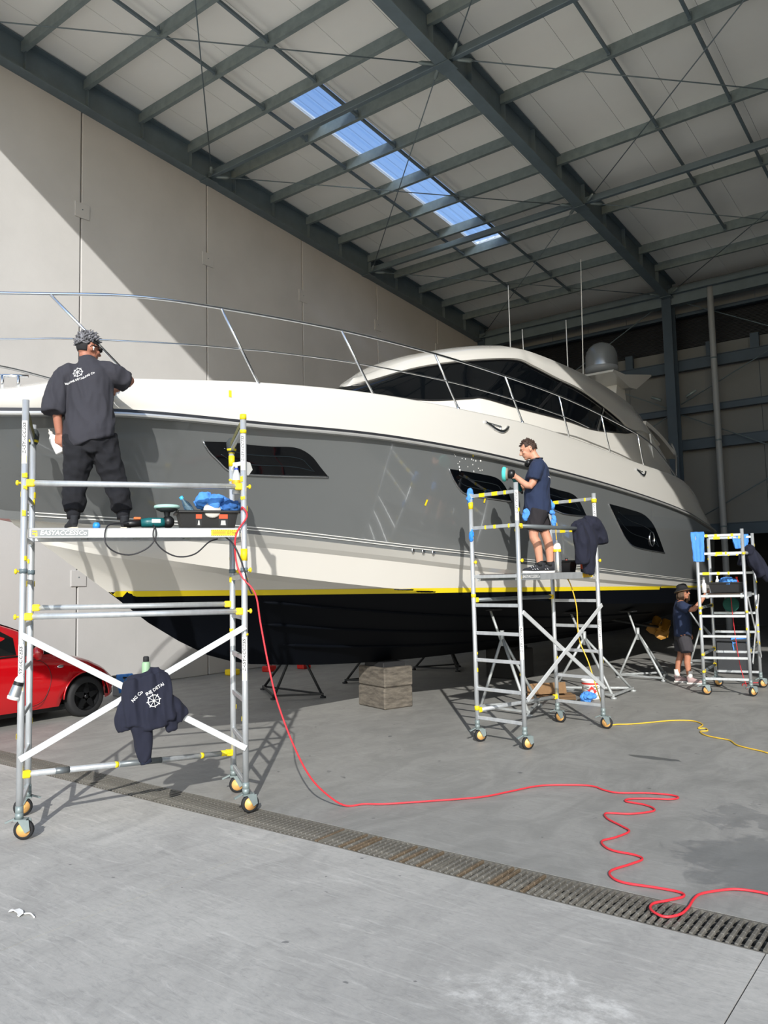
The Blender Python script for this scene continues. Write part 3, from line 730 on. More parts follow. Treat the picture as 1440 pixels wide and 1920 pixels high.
# hawse fittings and a bow cleat
def hawse(y, z, w):
    b = MB(); P = []
    for k in range(20):
        t = k/19; a = math.pi*t; P.append(on_hull(y-w/2+w*t, z-.10*math.sin(a)*(.6+.6*t), .012))
    b.tube(P, .022, 8); b.tube([P[0], on_hull(y-w*.1, z-.01, .012), on_hull(y+w*.18, z-.02, .012)], .008, 6)
    for dy in (-.1, .06): b.tube([on_hull(y+dy, z-.01, .014), on_hull(y+dy, z-.09, .014)], .012, 8)
    part('hawse_cleat', b, M_CHROME, yacht)
hawse(9.3, 3.93, .55); hawse(14.55, 3.80, .5)
b = MB(); c = V((-6.85, 3.5, 3.72)); b.tube([c+V((-.1, -.1, .06)), c+V((.1, .12, .06))], .014, 8)
for t in (-.04, .05): b.tube([c+V((t, t*1.1, -.06)), c+V((t, t*1.1, .06))], .014, 8)
part('bow_cleat', b, M_CHROME, yacht)
for y, z in ((5.28, 3.78), (8.63, 3.46), (9.0, 2.9), (7.98, 2.82)):
    b = MB(); s_ = .035; b.grid([[on_hull(y-s_*.4, z-s_, .006), on_hull(y-s_*.4+.01, z+s_, .006)], [on_hull(y+s_*.4, z-s_*1.1, .006), on_hull(y+s_*.4+.01, z+s_, .006)]], 0, False); part('tape_tab', b, M_TAPE, HULL)
# compound spatter where the hull is being polished
random.seed(3); b = MB()
for k in range(26):
    y = 8.5+random.uniform(-.25, .38); z = 3.30+random.uniform(-.08, .12)-(y-8.5)*.1; r = random.uniform(.003, .012)
    b.ball(on_hull(y, z, .002), (.003, r, r*random.uniform(.7, 1.6)), seg=6, rings=4)
setp(part('compound_spatter', b, M_WHITE, HULL), kind='stuff')
for (x, y, z, sx) in ((-7.05, 8.25, 4.25, .06), (-6.6, 8.75, 4.22, .14)):
    b = MB(); b.ball((x, y, z), (sx, sx*.8, .05)); part('deck_light', b, M_GEL, yacht)
# keel blocks and boat stands
M_TIM = mat('weathered_timber', '5E584F', .9, var=.5, scale=6, bump=.3, bscale=25, stretch=(1, 1, 4))
kb = thing('keel_block', 'stack of two weathered timber blocks under the keel', 'block', (-7.4, 9.55, 0))
A = (V((.95, -.3, 0)).normalized(), V((.3, .95, 0)).normalized(), V((0, 0, 1)))
for z0, z1, j in ((.0, .31, .0), (.315, .60, .008)):
    b = MB(); b.box((-7.42+j, 9.62, (z0+z1)/2), (.70, .52, z1-z0), A, bev=.02); part('timber', b, M_TIM, kb)
b = MB(); b.box((-7.42, 9.62, .63), (.5, .4, .075), A, bev=.01); part('rubber_pad', b, M_RUB, kb)
M_STDK_ = mat('near_black_timber', '1D1C1B', .9)  # aft keel block timber, coloured nearly black all over
kb2 = thing('keel_block', 'dark timber block under the keel farther aft behind the white stands', 'block', (-7.42, 13.5, 0))
b = MB(); b.box((-7.42, 13.5, .27), (.7, .6, .54), bev=.02); part('timber', b, M_STDK_, kb2); b = MB(); b.box((-7.42, 13.5, .56), (.5, .5, .04)); part('rubber_pad', b, M_RUB, kb2)
M_STDK = mat('black_stand_paint', '1E2022', .6, var=.2, scale=10); M_STLT = mat('galvanised_stand_steel', 'AEB2B1', .5, metal=.35, var=.2, scale=10)
def stand(label, feet, top, m, grp):
    c = (V(feet[0])+V(feet[1])+V(feet[2]))/3; t = thing('boat_stand', label, 'boat stand', (c.x, c.y, 0), grp); top = V(top); neck = V((top.x, top.y, top.z-.35))
    apex = V(((c.x+top.x)/2, (c.y+top.y)/2, neck.z-.05))
    for f in feet:
        b = MB(); b.tube([V(f)+V((0, 0, .02)), apex+(V(f)-apex)*.03], .022, 8); part('leg', b, m, t)
        b = MB(); b.lathe([(0, .03), (.05, .025), (.05, 0), (0, 0)], f, seg=10); part('foot', b, m, t)
    for i in range(3):
        b = MB(); b.beam(V(feet[i])+V((0, 0, .06)), V(feet[(i+1) % 3])+V((0, 0, .06)), .03, .03); part('tie_bar', b, m, t)
    b = MB(); b.tube([apex-V((0, 0, .1)), top], .02, 8); b.tube([apex-V((0, 0, .12)), apex+V((0, 0, .1))], .032, 8); part('screw_post', b, m, t)
    b = MB(); b.box(top, (.26, .26, .03), bev=.005); part('head_pad', b, M_RUB, t)
G1 = 'dark boat stands on the far side'; G2 = 'pale boat stands along the near side'
stand('black boat stand under the bow beside the red hose', [(-10.4, 9.95, 0), (-9.38, 9.2, 0), (-8.8, 9.75, 0)], (-8.9, 9.5, 1.28), M_STDK, G1)
stand('black boat stand just left of the keel block', [(-9.65, 11.3, 0), (-9.0, 11.6, 0), (-9.3, 12.3, 0)], (-9.2, 11.9, 1.2), M_STDK, G1)
stand('black boat stand right of the keel block, far side', [(-9.73, 13.6, 0), (-8.75, 13.75, 0), (-9.2, 14.5, 0)], (-9.1, 13.9, 1.15), M_STDK, G1)
stand('pale boat stand seen through the middle scaffold ladder', [(-6.0, 10.0, 0), (-5.15, 9.85, 0), (-5.45, 10.75, 0)], (-5.9, 10.2, 1.42), M_STLT, G2)
stand('pale boat stand right of the middle scaffold behind the paint bucket', [(-5.9, 12.2, 0), (-4.75, 11.85, 0), (-4.78, 12.75, 0)], (-5.6, 12.3, 1.28), M_STLT, G2)
stand('pale boat stand left of the worker in the sun hat', [(-5.62, 14.3, 0), (-4.75, 14.15, 0), (-5.0, 15.0, 0)], (-5.5, 14.6, 1.2), M_STLT, G2)
stand('pale boat stand behind the right scaffold', [(-5.2, 17.2, 0), (-4.3, 17.0, 0), (-4.5, 17.9, 0)], (-5.3, 17.4, 1.2), M_STLT, G2)
M_BRZ = mat('ochre_propeller', '9A6D22', .5, metal=.2)
for x, nm in ((-6.2, 0), (-8.8, 1)):
    b = MB(); b.tube([(x, 15.6, .98), (x, 18.45, .65)], .03, 8); sh = part('shaft', b, M_STDK, yacht)
    b = MB(); hub = V((x, 18.35, .66)); b.lathe([(0, -.12), (.07, -.1), (.08, .1), (.03, .16), (0, .16)], hub, (0, 1, 0), 16)
    for k in range(4):
        a = k*math.pi/2+.4; r = V((math.cos(a), 0, math.sin(a))); t = V((-math.sin(a), 0, math.cos(a)))
        rows = [[hub+r*(.06+.22*u)+t*(w*(.06+.09*math.sin(math.pi*min(u*1.1, 1)**.8)))+V((0, w*.09, 0)) for w in (-1, -.5, 0, .5, 1)] for u in (0, .25, .5, .75, .92, 1)]
        b.sheet(rows, .015)
    part('propeller', b, M_BRZ, yacht)
# ================================================================ scaffolds
M_STICK = mat('white_sticker', 'E8E8E6', .5); M_INK = mat('black_ink', '17181B', .6); M_YINK = mat('yellow_print', 'F4CE1B', .5)
M_PLY = mat('deck_plywood', '4A4038', .85, var=.2, scale=8); M_GTUBE = mat('dark_grey_tube', '6F7577', .4, metal=.4, var=.1, scale=9)
UP = V((0, 0, 1))
def castor(t, x, y, az, lock=True):
    d = V((math.cos(az), math.sin(az), 0)); ax = V((-d.y, d.x, 0)); c = V((x, y, .075))+d*.035
    b = MB(); b.tube([(x, y, .155), (x, y, .20)], .03, 12); b.box(V((x, y, .15))+d*.015, (.09, .07, .012), (d, ax, UP))
    for s in (-1, 1): b.prism([(-.035, .075), (.045, .075), (.055, 0), (.02, -.02)], c+ax*(s*.03)-ax*.0025, d, UP, .005)
    if lock: b.beam(V((x, y, .16))-d*.03, V((x, y, .13))-d*.1, .03, .012)
    f = part('castor', b, M_STEEL2, t)
    b = MB(); b.lathe([(.052, -.018), (.068, -.018), (.075, -.008), (.075, .008), (.068, .018), (.052, .018)], c, ax, 24); part('tyre', b, M_RUB, f)
    b = MB(); b.lathe([(0, -.024), (.016, -.024), (.02, -.017), (.053, -.016), (.053, .016), (.02, .017), (.016, .024), (0, .024)], c, ax, 24); part('wheel_hub', b, M_ORANGE, f)
def post(t, x, y, top, r=.026):
    b = MB(); b.tube([(x, y, .19), (x, y, 1.0), (x, y, top)], r, 14); p = part('post', b, M_ALU, t)
    b = MB(); b.tube([(x, y, .185), (x, y, .25)], r*1.12, 14); part('post_collar', b, M_STEEL2, p); return p
def band(par, x, y, z0, z1, m=M_TAPE, r=.0285):
    b = MB(); b.tube([(x, y, z0), (x, y, z1)], r, 14); part('tape_band', b, m, par)
def knob(par, p, d):
    p = V(p); d = V(d).normalized(); b = MB(); b.lathe([(0, .034), (.008, .034), (.02, .029), (.022, .02), (.018, .013), (.008, .012), (.008, -.004)], p, d, 8); part('clamp_knob', b, M_YEL, par)
def hook(par, p, d):
    b = MB(); b.beam(V(p)-V(d)*.02, V(p)+V(d)*.045, .05, .058, bev=.008); part('brace_hook', b, M_YEL, par)
def rung(t, p, q, flat=True, m=M_ALU):
    b = MB(); b.beam(p, q, .026, .04, bev=.004) if flat else b.tube([p, q], .022, 10); return part('rung', b, m, t)
def hbar(t, p, q, r=.024, m=M_ALU, hooks=True):
    p = V(p); q = V(q); d = (q-p).normalized(); b = MB(); b.tube([p+d*.05, q-d*.05], r, 14); o = part('horizontal_brace', b, m, t)
    if hooks: hook(o, p+d*.03, d); hook(o, q-d*.03, -d)
    return o
def diag(t, p, q, off):
    b = MB(); b.beam(V(p)+off, V(q)+off, .012, .048, off, bev=0) if False else b.beam(V(p)+off, V(q)+off, .014, .05, bev=.003); part('diagonal_brace', b, M_ALUW, t)
def post_sticker(par, x, y, z0, z1, face, text='EASYACCESS'):
    """white vertical sticker wrapped on the camera side of a post"""
    f = V((face[0], face[1], 0)).normalized(); s = V((-f.y, f.x, 0)); r = .0272
    rows = [[V((x, y, z))+(f*math.cos(a)+s*math.sin(a))*r for a in (-.8, -.4, 0, .4, .8)] for z in (z0, z1)]
    b = MB(); b.grid(rows, 0, True); o = part('sticker', b, M_STICK, par)
    def wrap(v2, f2, zc, m, nm):
        vs = []
        for px_, py_ in v2:          # text runs upward
            a = -py_/r; vs.append(V((x, y, zc+px_))+(f*math.cos(a)+s*math.sin(a))*(r+.0009))
        b = MB(); b.add(vs, f2); part(nm, b, m, o)
    v2, f2 = text2d(text, .036, bold=.02, shear=.25); L = max(p[0] for p in v2)-min(p[0] for p in v2); k = (z1-z0-.09)/L
    wrap([(p[0]*k, p[1]) for p in v2], f2, (z0+z1)/2+.03, M_INK, 'print')
    g = [(-.028, -.018), (.028, -.018), (.028, .018), (-.028, .018)]; wrap(g, [(0, 1, 2, 3)], z0+.035, M_YINK, 'logo_block')
    g = [(-.02, -.01), (.004, -.01), (.004, -.002), (-.012, -.002), (-.012, .01), (-.02, .01)]
def corner(FL, u, v, L, Wd):
    FL = V((FL[0], FL[1], 0)); return [FL, FL+u*L, FL+v*Wd, FL+u*L+v*Wd]
def deck(t, FL, u, v, L, Wd, z, th=.08, plate=True, warn=True):
    c = V((FL[0], FL[1], 0)); o = V((0, 0, z-th/2))
    def P(a, b_): return c+u*a+v*b_
    b = MB(); b.beam(P(.03, Wd/2)+V((0, 0, z-.012)), P(L-.03, Wd/2)+V((0, 0, z-.012)), Wd-.14, .02); d = part('deck_board', b, M_PLY, t)
    for k in (.06, Wd-.06):
        b = MB(); b.beam(P(.03, k)+o, P(L-.03, k)+o, .045, th, bev=.005); part('deck_beam', b, M_ALU, d)
    for a in (.25, .5, .75):
        b = MB(); b.beam(P(L*a, .08)+V((0, 0, z-.05)), P(L*a, Wd-.08)+V((0, 0, z-.05)), .05, .035); part('cross_member', b, M_STEEL2, d)
    out = P(0, .06-.0225)-v*.0012
    if plate:
        w = plate; b = MB(); a0 = out+u*.05; b.prism([(0, -.028), (w, -.028), (w, .028), (0, .028)], a0+o, u, UP, .001); pl_ = part('name_plate', b, mat('grey_name_plate', '7F8486', .4, metal=.3), d)
        b = MB(); flat_text(b, 'EASYACCESSCo', w*.118, a0+u*(w*.56)+o-v*.002, u, UP, bold=.012, shear=.2); part('print', b, M_STICK, pl_)
        b = MB()
        for q in ([(.0, 0), (.04, 0), (.04, -.028), (.028, -.028), (.028, -.012), (0, -.012)], [(.0, .018), (.052, .018), (.052, .008), (0, .008)], [(.046, .004), (.054, .004), (.054, -.026), (.046, -.026)]):
            b.prism([(x*w*1.6+w*.02, y) for x, y in q], a0+o-v*.002, u, UP, .0005)
        part('logo', b, M_YINK, pl_)
    if warn:
        w = .22; b = MB(); a0 = out+u*(L-.05-w); b.prism([(0, -.026), (w, -.026), (w, .026), (0, .026)], a0+o, u, UP, .001); wl_ = part('warning_sticker', b, M_YINK, d)
        b = MB(); n = 14
        for k in range(n):
            for yy in (-.024, .018): b.prism([(k*w/n, yy), (k*w/n+w/n*.5, yy), (k*w/n+w/n*.8, yy+.006), (k*w/n+w/n*.3, yy+.006)], a0+o-v*.0012, u, UP, .0004)
        b.prism([(w*.62, -.014), (w*.64, -.014), (w*.64, .014), (w*.62, .014)], a0+o-v*.0012, u, UP, .0004)
        part('stripe', b, M_INK, wl_)
        b = MB()
        for k in range(3): b.prism([(w*.06, -.012+k*.009), (w*.56, -.012+k*.009), (w*.56, -.008+k*.009), (w*.06, -.008+k*.009)], a0+o-v*.0014, u, UP, .0004)
        part('print', b, mat('red_print', 'B7492B', .6), wl_)
        b = MB(); flat_text(b, '275kg', .028, a0+u*(w*.8)+o-v*.002, u, UP, bold=.01); part('print', b, M_INK, wl_)
    return d
def flakes(par, x, y, zs, r=.028, seed=1):
    """torn scraps of yellow tape left on a post"""
    random.seed(seed)
    for z in zs:
        b = MB(); a = random.uniform(0, 6.28); h = random.uniform(.02, .05); w = random.uniform(.5, 1.4); n = 5
        b.sheet([[V((x+math.cos(a+w*k/n)*(r+.002), y+math.sin(a+w*k/n)*(r+.002), z+h*j+random.uniform(-.006, .006))) for k in range(n+1)] for j in range(2)], .0015); part('tape_scrap', b, M_TAPE, par)

# ---- near scaffold (under the worker at the bow)
u1 = V((.549, .836, 0)).normalized(); v1 = V((-u1.y, u1.x, 0)); L1 = 1.71; W1 = .68
S1 = thing('scaffold_tower', 'tall mobile aluminium scaffold nearest the camera under the bow', 'scaffold', (-5.8, 4.1, 0))
C1 = corner((-5.98, 3.19), u1, v1, L1, W1)
tops = [3.37, 3.33, 3.30, 3.22]
P1 = []
for p, tz, az in zip(C1, tops, (.75, 1.15, 4.35, .8)):
    P1.append(post(S1, p.x, p.y, tz)); castor(S1, p.x, p.y, az)
for e in (0, 1):
    a, c = C1[e], C1[e+2]
    for z in (.24, .57, .91, 1.26, 1.60, 1.94, 2.27, 2.61): rung(S1, a+UP*z, c+UP*z)
    rung(S1, a+UP*3.22, c+UP*3.14)
    b = MB(); q = c+UP*(3.20 if e else 3.22); b.tube([q-UP*.09, q-UP*.05, q+UP*.0, q+UP*.03, q+UP*.05], [.034, .046, .05, .038, .02], 12); fm = part('foam_wrap', b, mat('dark_grey_foam', '3B4040', .9, bump=.4, bscale=60), S1)
    b = MB(); b.tube([q-UP*.075, q-UP*.055], [.041, .0465], 12); part('tape_band', b, M_TAPE, fm)
    b = MB(); b.beam(q+(a-c)*.05-UP*.02, q+(a-c)*.85+UP*.06, .032, .046); part('foam_sleeve', b, mat('olive_foam', '77744A', .8, var=.4, scale=40), S1)
hbar(S1, C1[0]+UP*2.71, C1[1]+UP*2.71)
hbar(S1, C1[0]+UP*1.67, C1[1]+UP*1.655); hbar(S1, C1[2]+UP*1.72, C1[3]+UP*1.70)
bb = hbar(S1, C1[0]+UP*.48, C1[3]+UP*.36)
d_ = (C1[3]-C1[0]); 
for f0, f1, m in ((.14, .2, M_GTUBE), (.42, .62, M_GTUBE), (.4, .415, M_TAPE), (.82, .835, M_TAPE), (.93, .98, M_TAPE)):
    b = MB(); b.tube([C1[0]+d_*f0+UP*(.48-.12*f0), C1[0]+d_*f1+UP*(.48-.12*f1)], .0255, 12); part('tape_band', b, m, bb)
diag(S1, C1[0]+UP*1.53, C1[1]+UP*.53, -v1*.034); diag(S1, C1[0]+UP*.60, C1[1]+UP*1.53, -v1*.05)
deck(S1, (-5.98, 3.19), u1, v1, L1, W1, 2.36, plate=.42)
toward = (.6, -.78)
post_sticker(P1[0], C1[0].x, C1[0].y, 2.86, 3.20, (.72, -.69)); post_sticker(P1[1], C1[1].x, C1[1].y, 2.85, 3.16, (.6, -.78))
post_sticker(P1[0], C1[0].x, C1[0].y, 1.10, 1.46, (.72, -.69)); post_sticker(P1[1], C1[1].x, C1[1].y, 1.08, 1.44, (.6, -.78))
for i, z0, z1 in ((1, 3.29, 3.335), (1, 3.17, 3.20), (3, 2.98, 3.08), (3, 3.10, 3.13), (3, 2.84, 2.86), (1, 2.08, 2.18)): band(P1[i], C1[i].x, C1[i].y, z0, z1)
for i in range(4): flakes(P1[i], C1[i].x, C1[i].y, [2.45, 2.5, 2.6, 2.66, 2.75, 1.9, 2.1, 1.45, .75][i:], seed=i)
for i, z in ((0, 2.02), (2, 2.02), (1, 2.0), (3, 2.0)):
    band(P1[i], C1[i].x, C1[i].y, z-.015, z+.02, M_STEEL, .031); knob(P1[i], V((C1[i].x, C1[i].y, z))-u1*(.03 if i in (0, 2) else -.03), -u1 if i in (0, 2) else u1)
for i, z in ((0, 2.71), (1, 2.71), (0, 1.67), (1, 1.655)): knob(P1[i], V((C1[i].x, C1[i].y, z))+u1*(-.03 if i == 0 else .03), u1*(-1 if i == 0 else 1))

# ---- middle scaffold
u2 = V((.155, .988, 0)).normalized(); v2 = V((-u2.y, u2.x, 0)); L2 = 1.61; W2 = .67
S2 = thing('scaffold_tower', 'mobile scaffold in the middle under the worker polishing the hull', 'scaffold', (-4.4, 8.8, 0))
C2 = corner((-4.22, 7.96), u2, v2, L2, W2); P2 = []
for p, tz, az in zip(C2, (2.95, 2.92, 2.88, 2.9), (1.05, .1, .95, .05)): P2.append(post(S2, p.x, p.y, tz)); castor(S2, p.x, p.y, az)
for e in (0, 1):
    a, c = C2[e], C2[e+2]
    for z in (.28, .61, .94, 1.25, 1.57, 1.90, 2.47, 2.85):
        r_ = rung(S2, a+UP*z, c+UP*z)
        if z > 2.3:
            for k in range(3):
                f = .12+.28*k+random.uniform(-.08, .1); b = MB(); b.beam(a+(c-a)*f+UP*z, a+(c-a)*(f+random.choice((.03, .05, .12)))+UP*z, .030, .044); part('tape_band', b, M_TAPE, r_)
hbar(S2, C2[0]+UP*2.46, C2[1]+UP*2.46, m=M_GTUBE); hbar(S2, C2[2]+UP*1.63, C2[3]+UP*1.62, m=M_GTUBE); hbar(S2, C2[2]+UP*.36, C2[3]+UP*.33)
diag(S2, C2[0]+UP*1.50, C2[1]+UP*.50, -v2*.034); diag(S2, C2[0]+UP*.54, C2[1]+UP*1.52, -v2*.05)
deck(S2, (-4.22, 7.96), u2, v2, L2, W2, 1.93, plate=.4)
for i in range(2):
    post_sticker(P2[i], C2[i].x, C2[i].y, 2.52, 2.86, (.5, -.87)); post_sticker(P2[i], C2[i].x, C2[i].y, .98, 1.34, (.5, -.87))
band(P2[1], C2[1].x, C2[1].y, 2.80, 2.85, r=.034); band(P2[2], C2[2].x, C2[2].y, 2.70, 2.78); band(P2[2], C2[2].x, C2[2].y, 1.66, 1.70); band(P2[2], C2[2].x, C2[2].y, .36, .41)
for i, z in ((0, 2.07), (2, 2.07), (1, 2.07), (0, 2.46), (3, 2.07)): knob(P2[i], V((C2[i].x, C2[i].y, z))-v2*.028, -v2)
for i in range(4): flakes(P2[i], C2[i].x, C2[i].y, [2.62, 2.40, 1.0, .8][i:], seed=20+i)

# ---- right scaffold
u3 = V((.965, .26, 0)).normalized(); v3 = V((-u3.y, u3.x, 0)).normalized(); L3 = .65; W3 = 1.12
S3 = thing('scaffold_tower', 'narrow mobile scaffold at the right with blue cloths on top', 'scaffold', (-3.4, 13.5, 0))
C3 = corner((-3.71, 12.91), u3, v3, L3, W3)
C3 = [V((-3.71, 12.91, 0)), V((-3.07, 13.07, 0)), V((-3.82, 13.98, 0)), V((-3.16, 14.12, 0))]; P3 = []
for p, tz, az in zip(C3, (2.50, 2.55, 2.46, 2.52), (.35, .95, .1, .7)): P3.append(post(S3, p.x, p.y, tz)); castor(S3, p.x, p.y, az)
for e in (0, 2):
    a, c = C3[e], C3[e+1]
    for z in (.25, .57, .90, 1.21, 1.52, 1.87, 2.18, 2.46):
        r_ = rung(S3, a+UP*z, c+UP*z)
        if z > 1.8:
            for k in range(3):
                f = .1+.28*k+random.uniform(-.08, .1); b = MB(); b.beam(a+(c-a)*f+UP*z, a+(c-a)*(f+random.choice((.04, .06, .15)))+UP*z, .030, .044); part('tape_band', b, M_TAPE, r_)
for z in (.36, .62, 1.34): hbar(S3, C3[0]+UP*z, C3[2]+UP*z, m=M_GTUBE)
hbar(S3, C3[1]+UP*.68, C3[3]+UP*.72, m=M_GTUBE); hbar(S3, C3[1]+UP*2.18, C3[3]+UP*2.18); diag(S3, C3[1]+UP*1.5, C3[3]+UP*.5, u3*.03); diag(S3, C3[1]+UP*.5, C3[3]+UP*1.5, u3*.045)
q = (C3[2]-C3[0]).normalized(); deck(S3, (C3[1].x, C3[1].y), q, V((-q.y, q.x, 0)), (C3[2]-C3[0]).length, .62, 1.56, plate=.0, warn=False)
for i, z in ((0, 1.34), (0, 1.26), (1, 1.28), (1, 2.17), (0, .36), (0, .62), (3, 1.3)): knob(P3[i], V((C3[i].x, C3[i].y, z))+V((.3, -.9, 0))*.03, (.3, -.9, 0))
for i in range(4): flakes(P3[i], C3[i].x, C3[i].y, [2.3, 2.1, 1.7, 1.0, .9], seed=40+i)
# ================================================================ people
def skin_mat(name, col): return mat(name, col, .55, var=.06, scale=25, bump=.05, bscale=120)
def head_shape(m, c, f, u):
    r = f.cross(u).normalized(); A = (r, f, u)
    m.ball(c+u*.018-f*.012, (.077, .097, .103), ax=A, seg=20, rings=14)
    m.ball(c-u*.04+f*.028, (.060, .066, .078), ax=A, seg=16, rings=10)
    m.ball(c-u*.094+f*.064, (.027, .024, .021), ax=A)
    m.tube([c+f*.088+u*.018, c+f*.104-u*.01, c+f*.116-u*.026, c+f*.098-u*.036], [.008, .011, .015, .009], 8)
    m.ball(c+f*.078+u*.03, (.05, .02, .012), ax=A)
    m.ball(c+f*.086-u*.058, (.023, .011, .0075), ax=A); m.ball(c+f*.083-u*.069, (.02, .01, .007), ax=A)
    for s in (-1, 1):
        m.ball(c+f*.066+r*(s*.04)-u*.022, (.02, .02, .018), ax=A)
        e = c+r*(s*.077)-f*.012-u*.008
        m.tube([e+u*.03+f*.008, e+u*.034-f*.01, e+u*.012-f*.022, e-u*.016-f*.012, e-u*.03+f*.006], [.007, .009, .009, .008, .008], 6); m.ball(e, (.007, .014, .022), ax=A)
def hand(m, w, d, n, side, curl=.5, s=1., spread=.0):
    w = V(w); d = V(d).normalized(); n = V(n); n = (n-d*n.dot(d)).normalized(); k = d.cross(n)*side
    m.tube([w-d*.02*s, w+d*.02*s, w+d*.06*s, w+d*.088*s], [(.026*s, .019*s), (.036*s, .017*s), (.04*s, .015*s), (.036*s, .012*s)], 10, ref=k)
    for i, L in enumerate((.066, .078, .072, .056)):
        p = w+d*(.08-.004*abs(i-1.2))*s+k*((1.5-i)*.0195*s); dd = (d+k*((1.5-i)*spread)).normalized(); P = [p-d*.012*s, p]; a = 0
        for q in (.45, .32, .23):
            a += curl*(.8 if q == .45 else 1.); x = dd*math.cos(a)+n*math.sin(a); p = p+x*(L*q*s); P.append(p)
        m.tube(P, [.0095*s, .0095*s, .0088*s, .008*s, .0062*s], 7)
    p = w+d*.022*s+k*.03*s; x = (d*.65+k*.6+n*.35).normalized(); y = (d*.85+k*.15+n*.5).normalized()
    m.tube([p-x*.012*s, p+x*.024*s, p+x*.036*s+y*.018*s, p+x*.038*s+y*.042*s], [.013*s, .012*s, .0105*s, .0075*s], 7)
def limb(m, P, R, seg=12): m.tube(curve(P, 4), list(np.interp(np.linspace(0, len(P)-1, (len(P)-1)*4+1), range(len(P)), R)), seg)
def torso(m, rings, ref, seg=20):
    """rings: centre, half width, half depth"""
    m.tube([r[0] for r in rings], [(r[1], r[2]) for r in rings], seg, ref=ref)
def shoe(par, heel, d, zs, L=.285, m_up=None, m_sole=None, stripes=False):
    d = V(d).normalized(); k = V((-d.y, d.x, 0)); h = V((heel[0], heel[1], zs))
    out = [(0, -.024), (.0, .024), (.05, .034), (.14, .036), (.2, .046), (.25, .04), (.28, .018), (.285, -.004), (.27, -.034), (.2, -.042), (.14, -.034), (.05, -.034)]
    s = L/.285
    b = MB(); n = len(out); lo = [h+d*(x*s)+k*(y*s) for x, y in out]; hi = [p+V((0, 0, .022+(.006 if i in (5, 6, 7, 8) else 0))) for i, p in enumerate([h+d*(x*s*1.0-.002)+k*(y*s*1.04) for x, y in out])]
    b.add(lo+hi, [list(range(n))[::-1], list(range(n, 2*n))]+[(i, (i+1) % n, n+(i+1) % n, n+i) for i in range(n)]); so = part('sole', b, m_sole, par)
    b = MB(); Z = UP
    P = [(.012, .026, .05, .055), (.05, .034, .06, .06), (.1, .036, .058, .06), (.15, .038, .046, .05), (.21, .042, .034, .042), (.255, .034, .026, .036), (.278, .014, .014, .03)]
    b.tube([h+d*(x*s)+Z*zc for x, w, hh, zc in P], [(w*s, hh*.78) for x, w, hh, zc in P], 14, ref=k)
    b.tube([h+d*.052*s+Z*.06, h+d*.045*s+Z*.10, h+d*.042*s+Z*.125], [(.038, .05), (.036, .048), (.037, .05)], 12, ref=k)
    up = part('shoe_upper', fuse(b, .007, 2), m_up, par)
    b = MB()
    for i in range(4): b.tube([h+d*(.12+.022*i)*s+k*(-.02)+Z*(.092-.012*i), h+d*(.125+.022*i)*s+Z*(.098-.012*i), h+d*(.12+.022*i)*s+k*.02+Z*(.092-.012*i)], .0035, 5)
    part('laces', b, M_RUB, up)
    if stripes:
        for sd in (-1, 1):
            for i in range(3):
                b = MB(); x = .09+.03*i; b.sheet([[h+d*((x+.03*t)*s)+k*sd*(.0385-.014*t)+Z*(.035+.05*t) for t in (0, .5, 1)], [h+d*((x+.012+.03*t)*s)+k*sd*(.0395-.014*t)+Z*(.035+.05*t) for t in (0, .5, 1)]], .002); part('side_stripe', b, mat('grey_stripe', '8A8D90', .6), up)
def hair(par, c, f, u, pred, m, n, ln, seed, lift=1.075, name='hair'):
    r = f.cross(u).normalized(); random.seed(seed); cc = c+u*.018-f*.012; b = MB()
    def P(a, e, k): 
        d = (math.cos(e)*math.sin(a), math.cos(e)*math.cos(a), math.sin(e)); ok = pred(*d); q = k if ok else .86
        return cc+r*(d[0]*.077*q)+f*(d[1]*.097*q)+u*(d[2]*.103*q)
    rows = [[P(2*math.pi*i/40, -math.pi/2+math.pi*j/24, lift+.025*noise.noise(V((i*.5, j*.5, seed)))) for i in range(41)] for j in range(25)]
    b.grid(rows, 0, True)
    k = 0
    while k < n:
        a = random.uniform(-math.pi, math.pi); e = math.asin(random.uniform(-.6, 1)); d = (math.cos(e)*math.sin(a), math.cos(e)*math.cos(a), math.sin(e))
        if not pred(*d): continue
        k += 1; p = P(a, e, 1.02); nn = (r*d[0]+f*d[1]+u*d[2]).normalized(); sw = (f*random.uniform(-.2, .7)+r*random.uniform(-.6, .6)+u*random.uniform(-.1, .3)); l = ln*random.uniform(.6, 1.2)*(.5+.5*max(d[2], 0))
        b.tube([p, p+(nn*.7+sw*.5).normalized()*l*.6, p+(nn*.45+sw*.9).normalized()*l], [.009, .007, .0015], 5)
    return part(name, b, m, par)
def eyes(par, c, f, u):
    r = f.cross(u).normalized()
    for s in (-1, 1):
        b = MB(); p = c+f*.0735+r*(s*.033)+u*.006; b.ball(p, (.009, .009, .006), seg=10, rings=8); e = part('eye', b, mat('eye_white', 'B9A99E', .4), par); b = MB(); b.ball(p+f*.0048, .006, seg=8, rings=6); part('iris', b, mat('dark_iris', '2A1C12', .2), e)
        b = MB(); b.tube([p+f*.008+r*(-.02)+u*.02, p+f*.014+u*.024, p+f*.006+r*.02+u*.02], [.003, .0045, .002], 6); part('eyebrow', b, mat('brow_hair', '2B211C', .8), par)
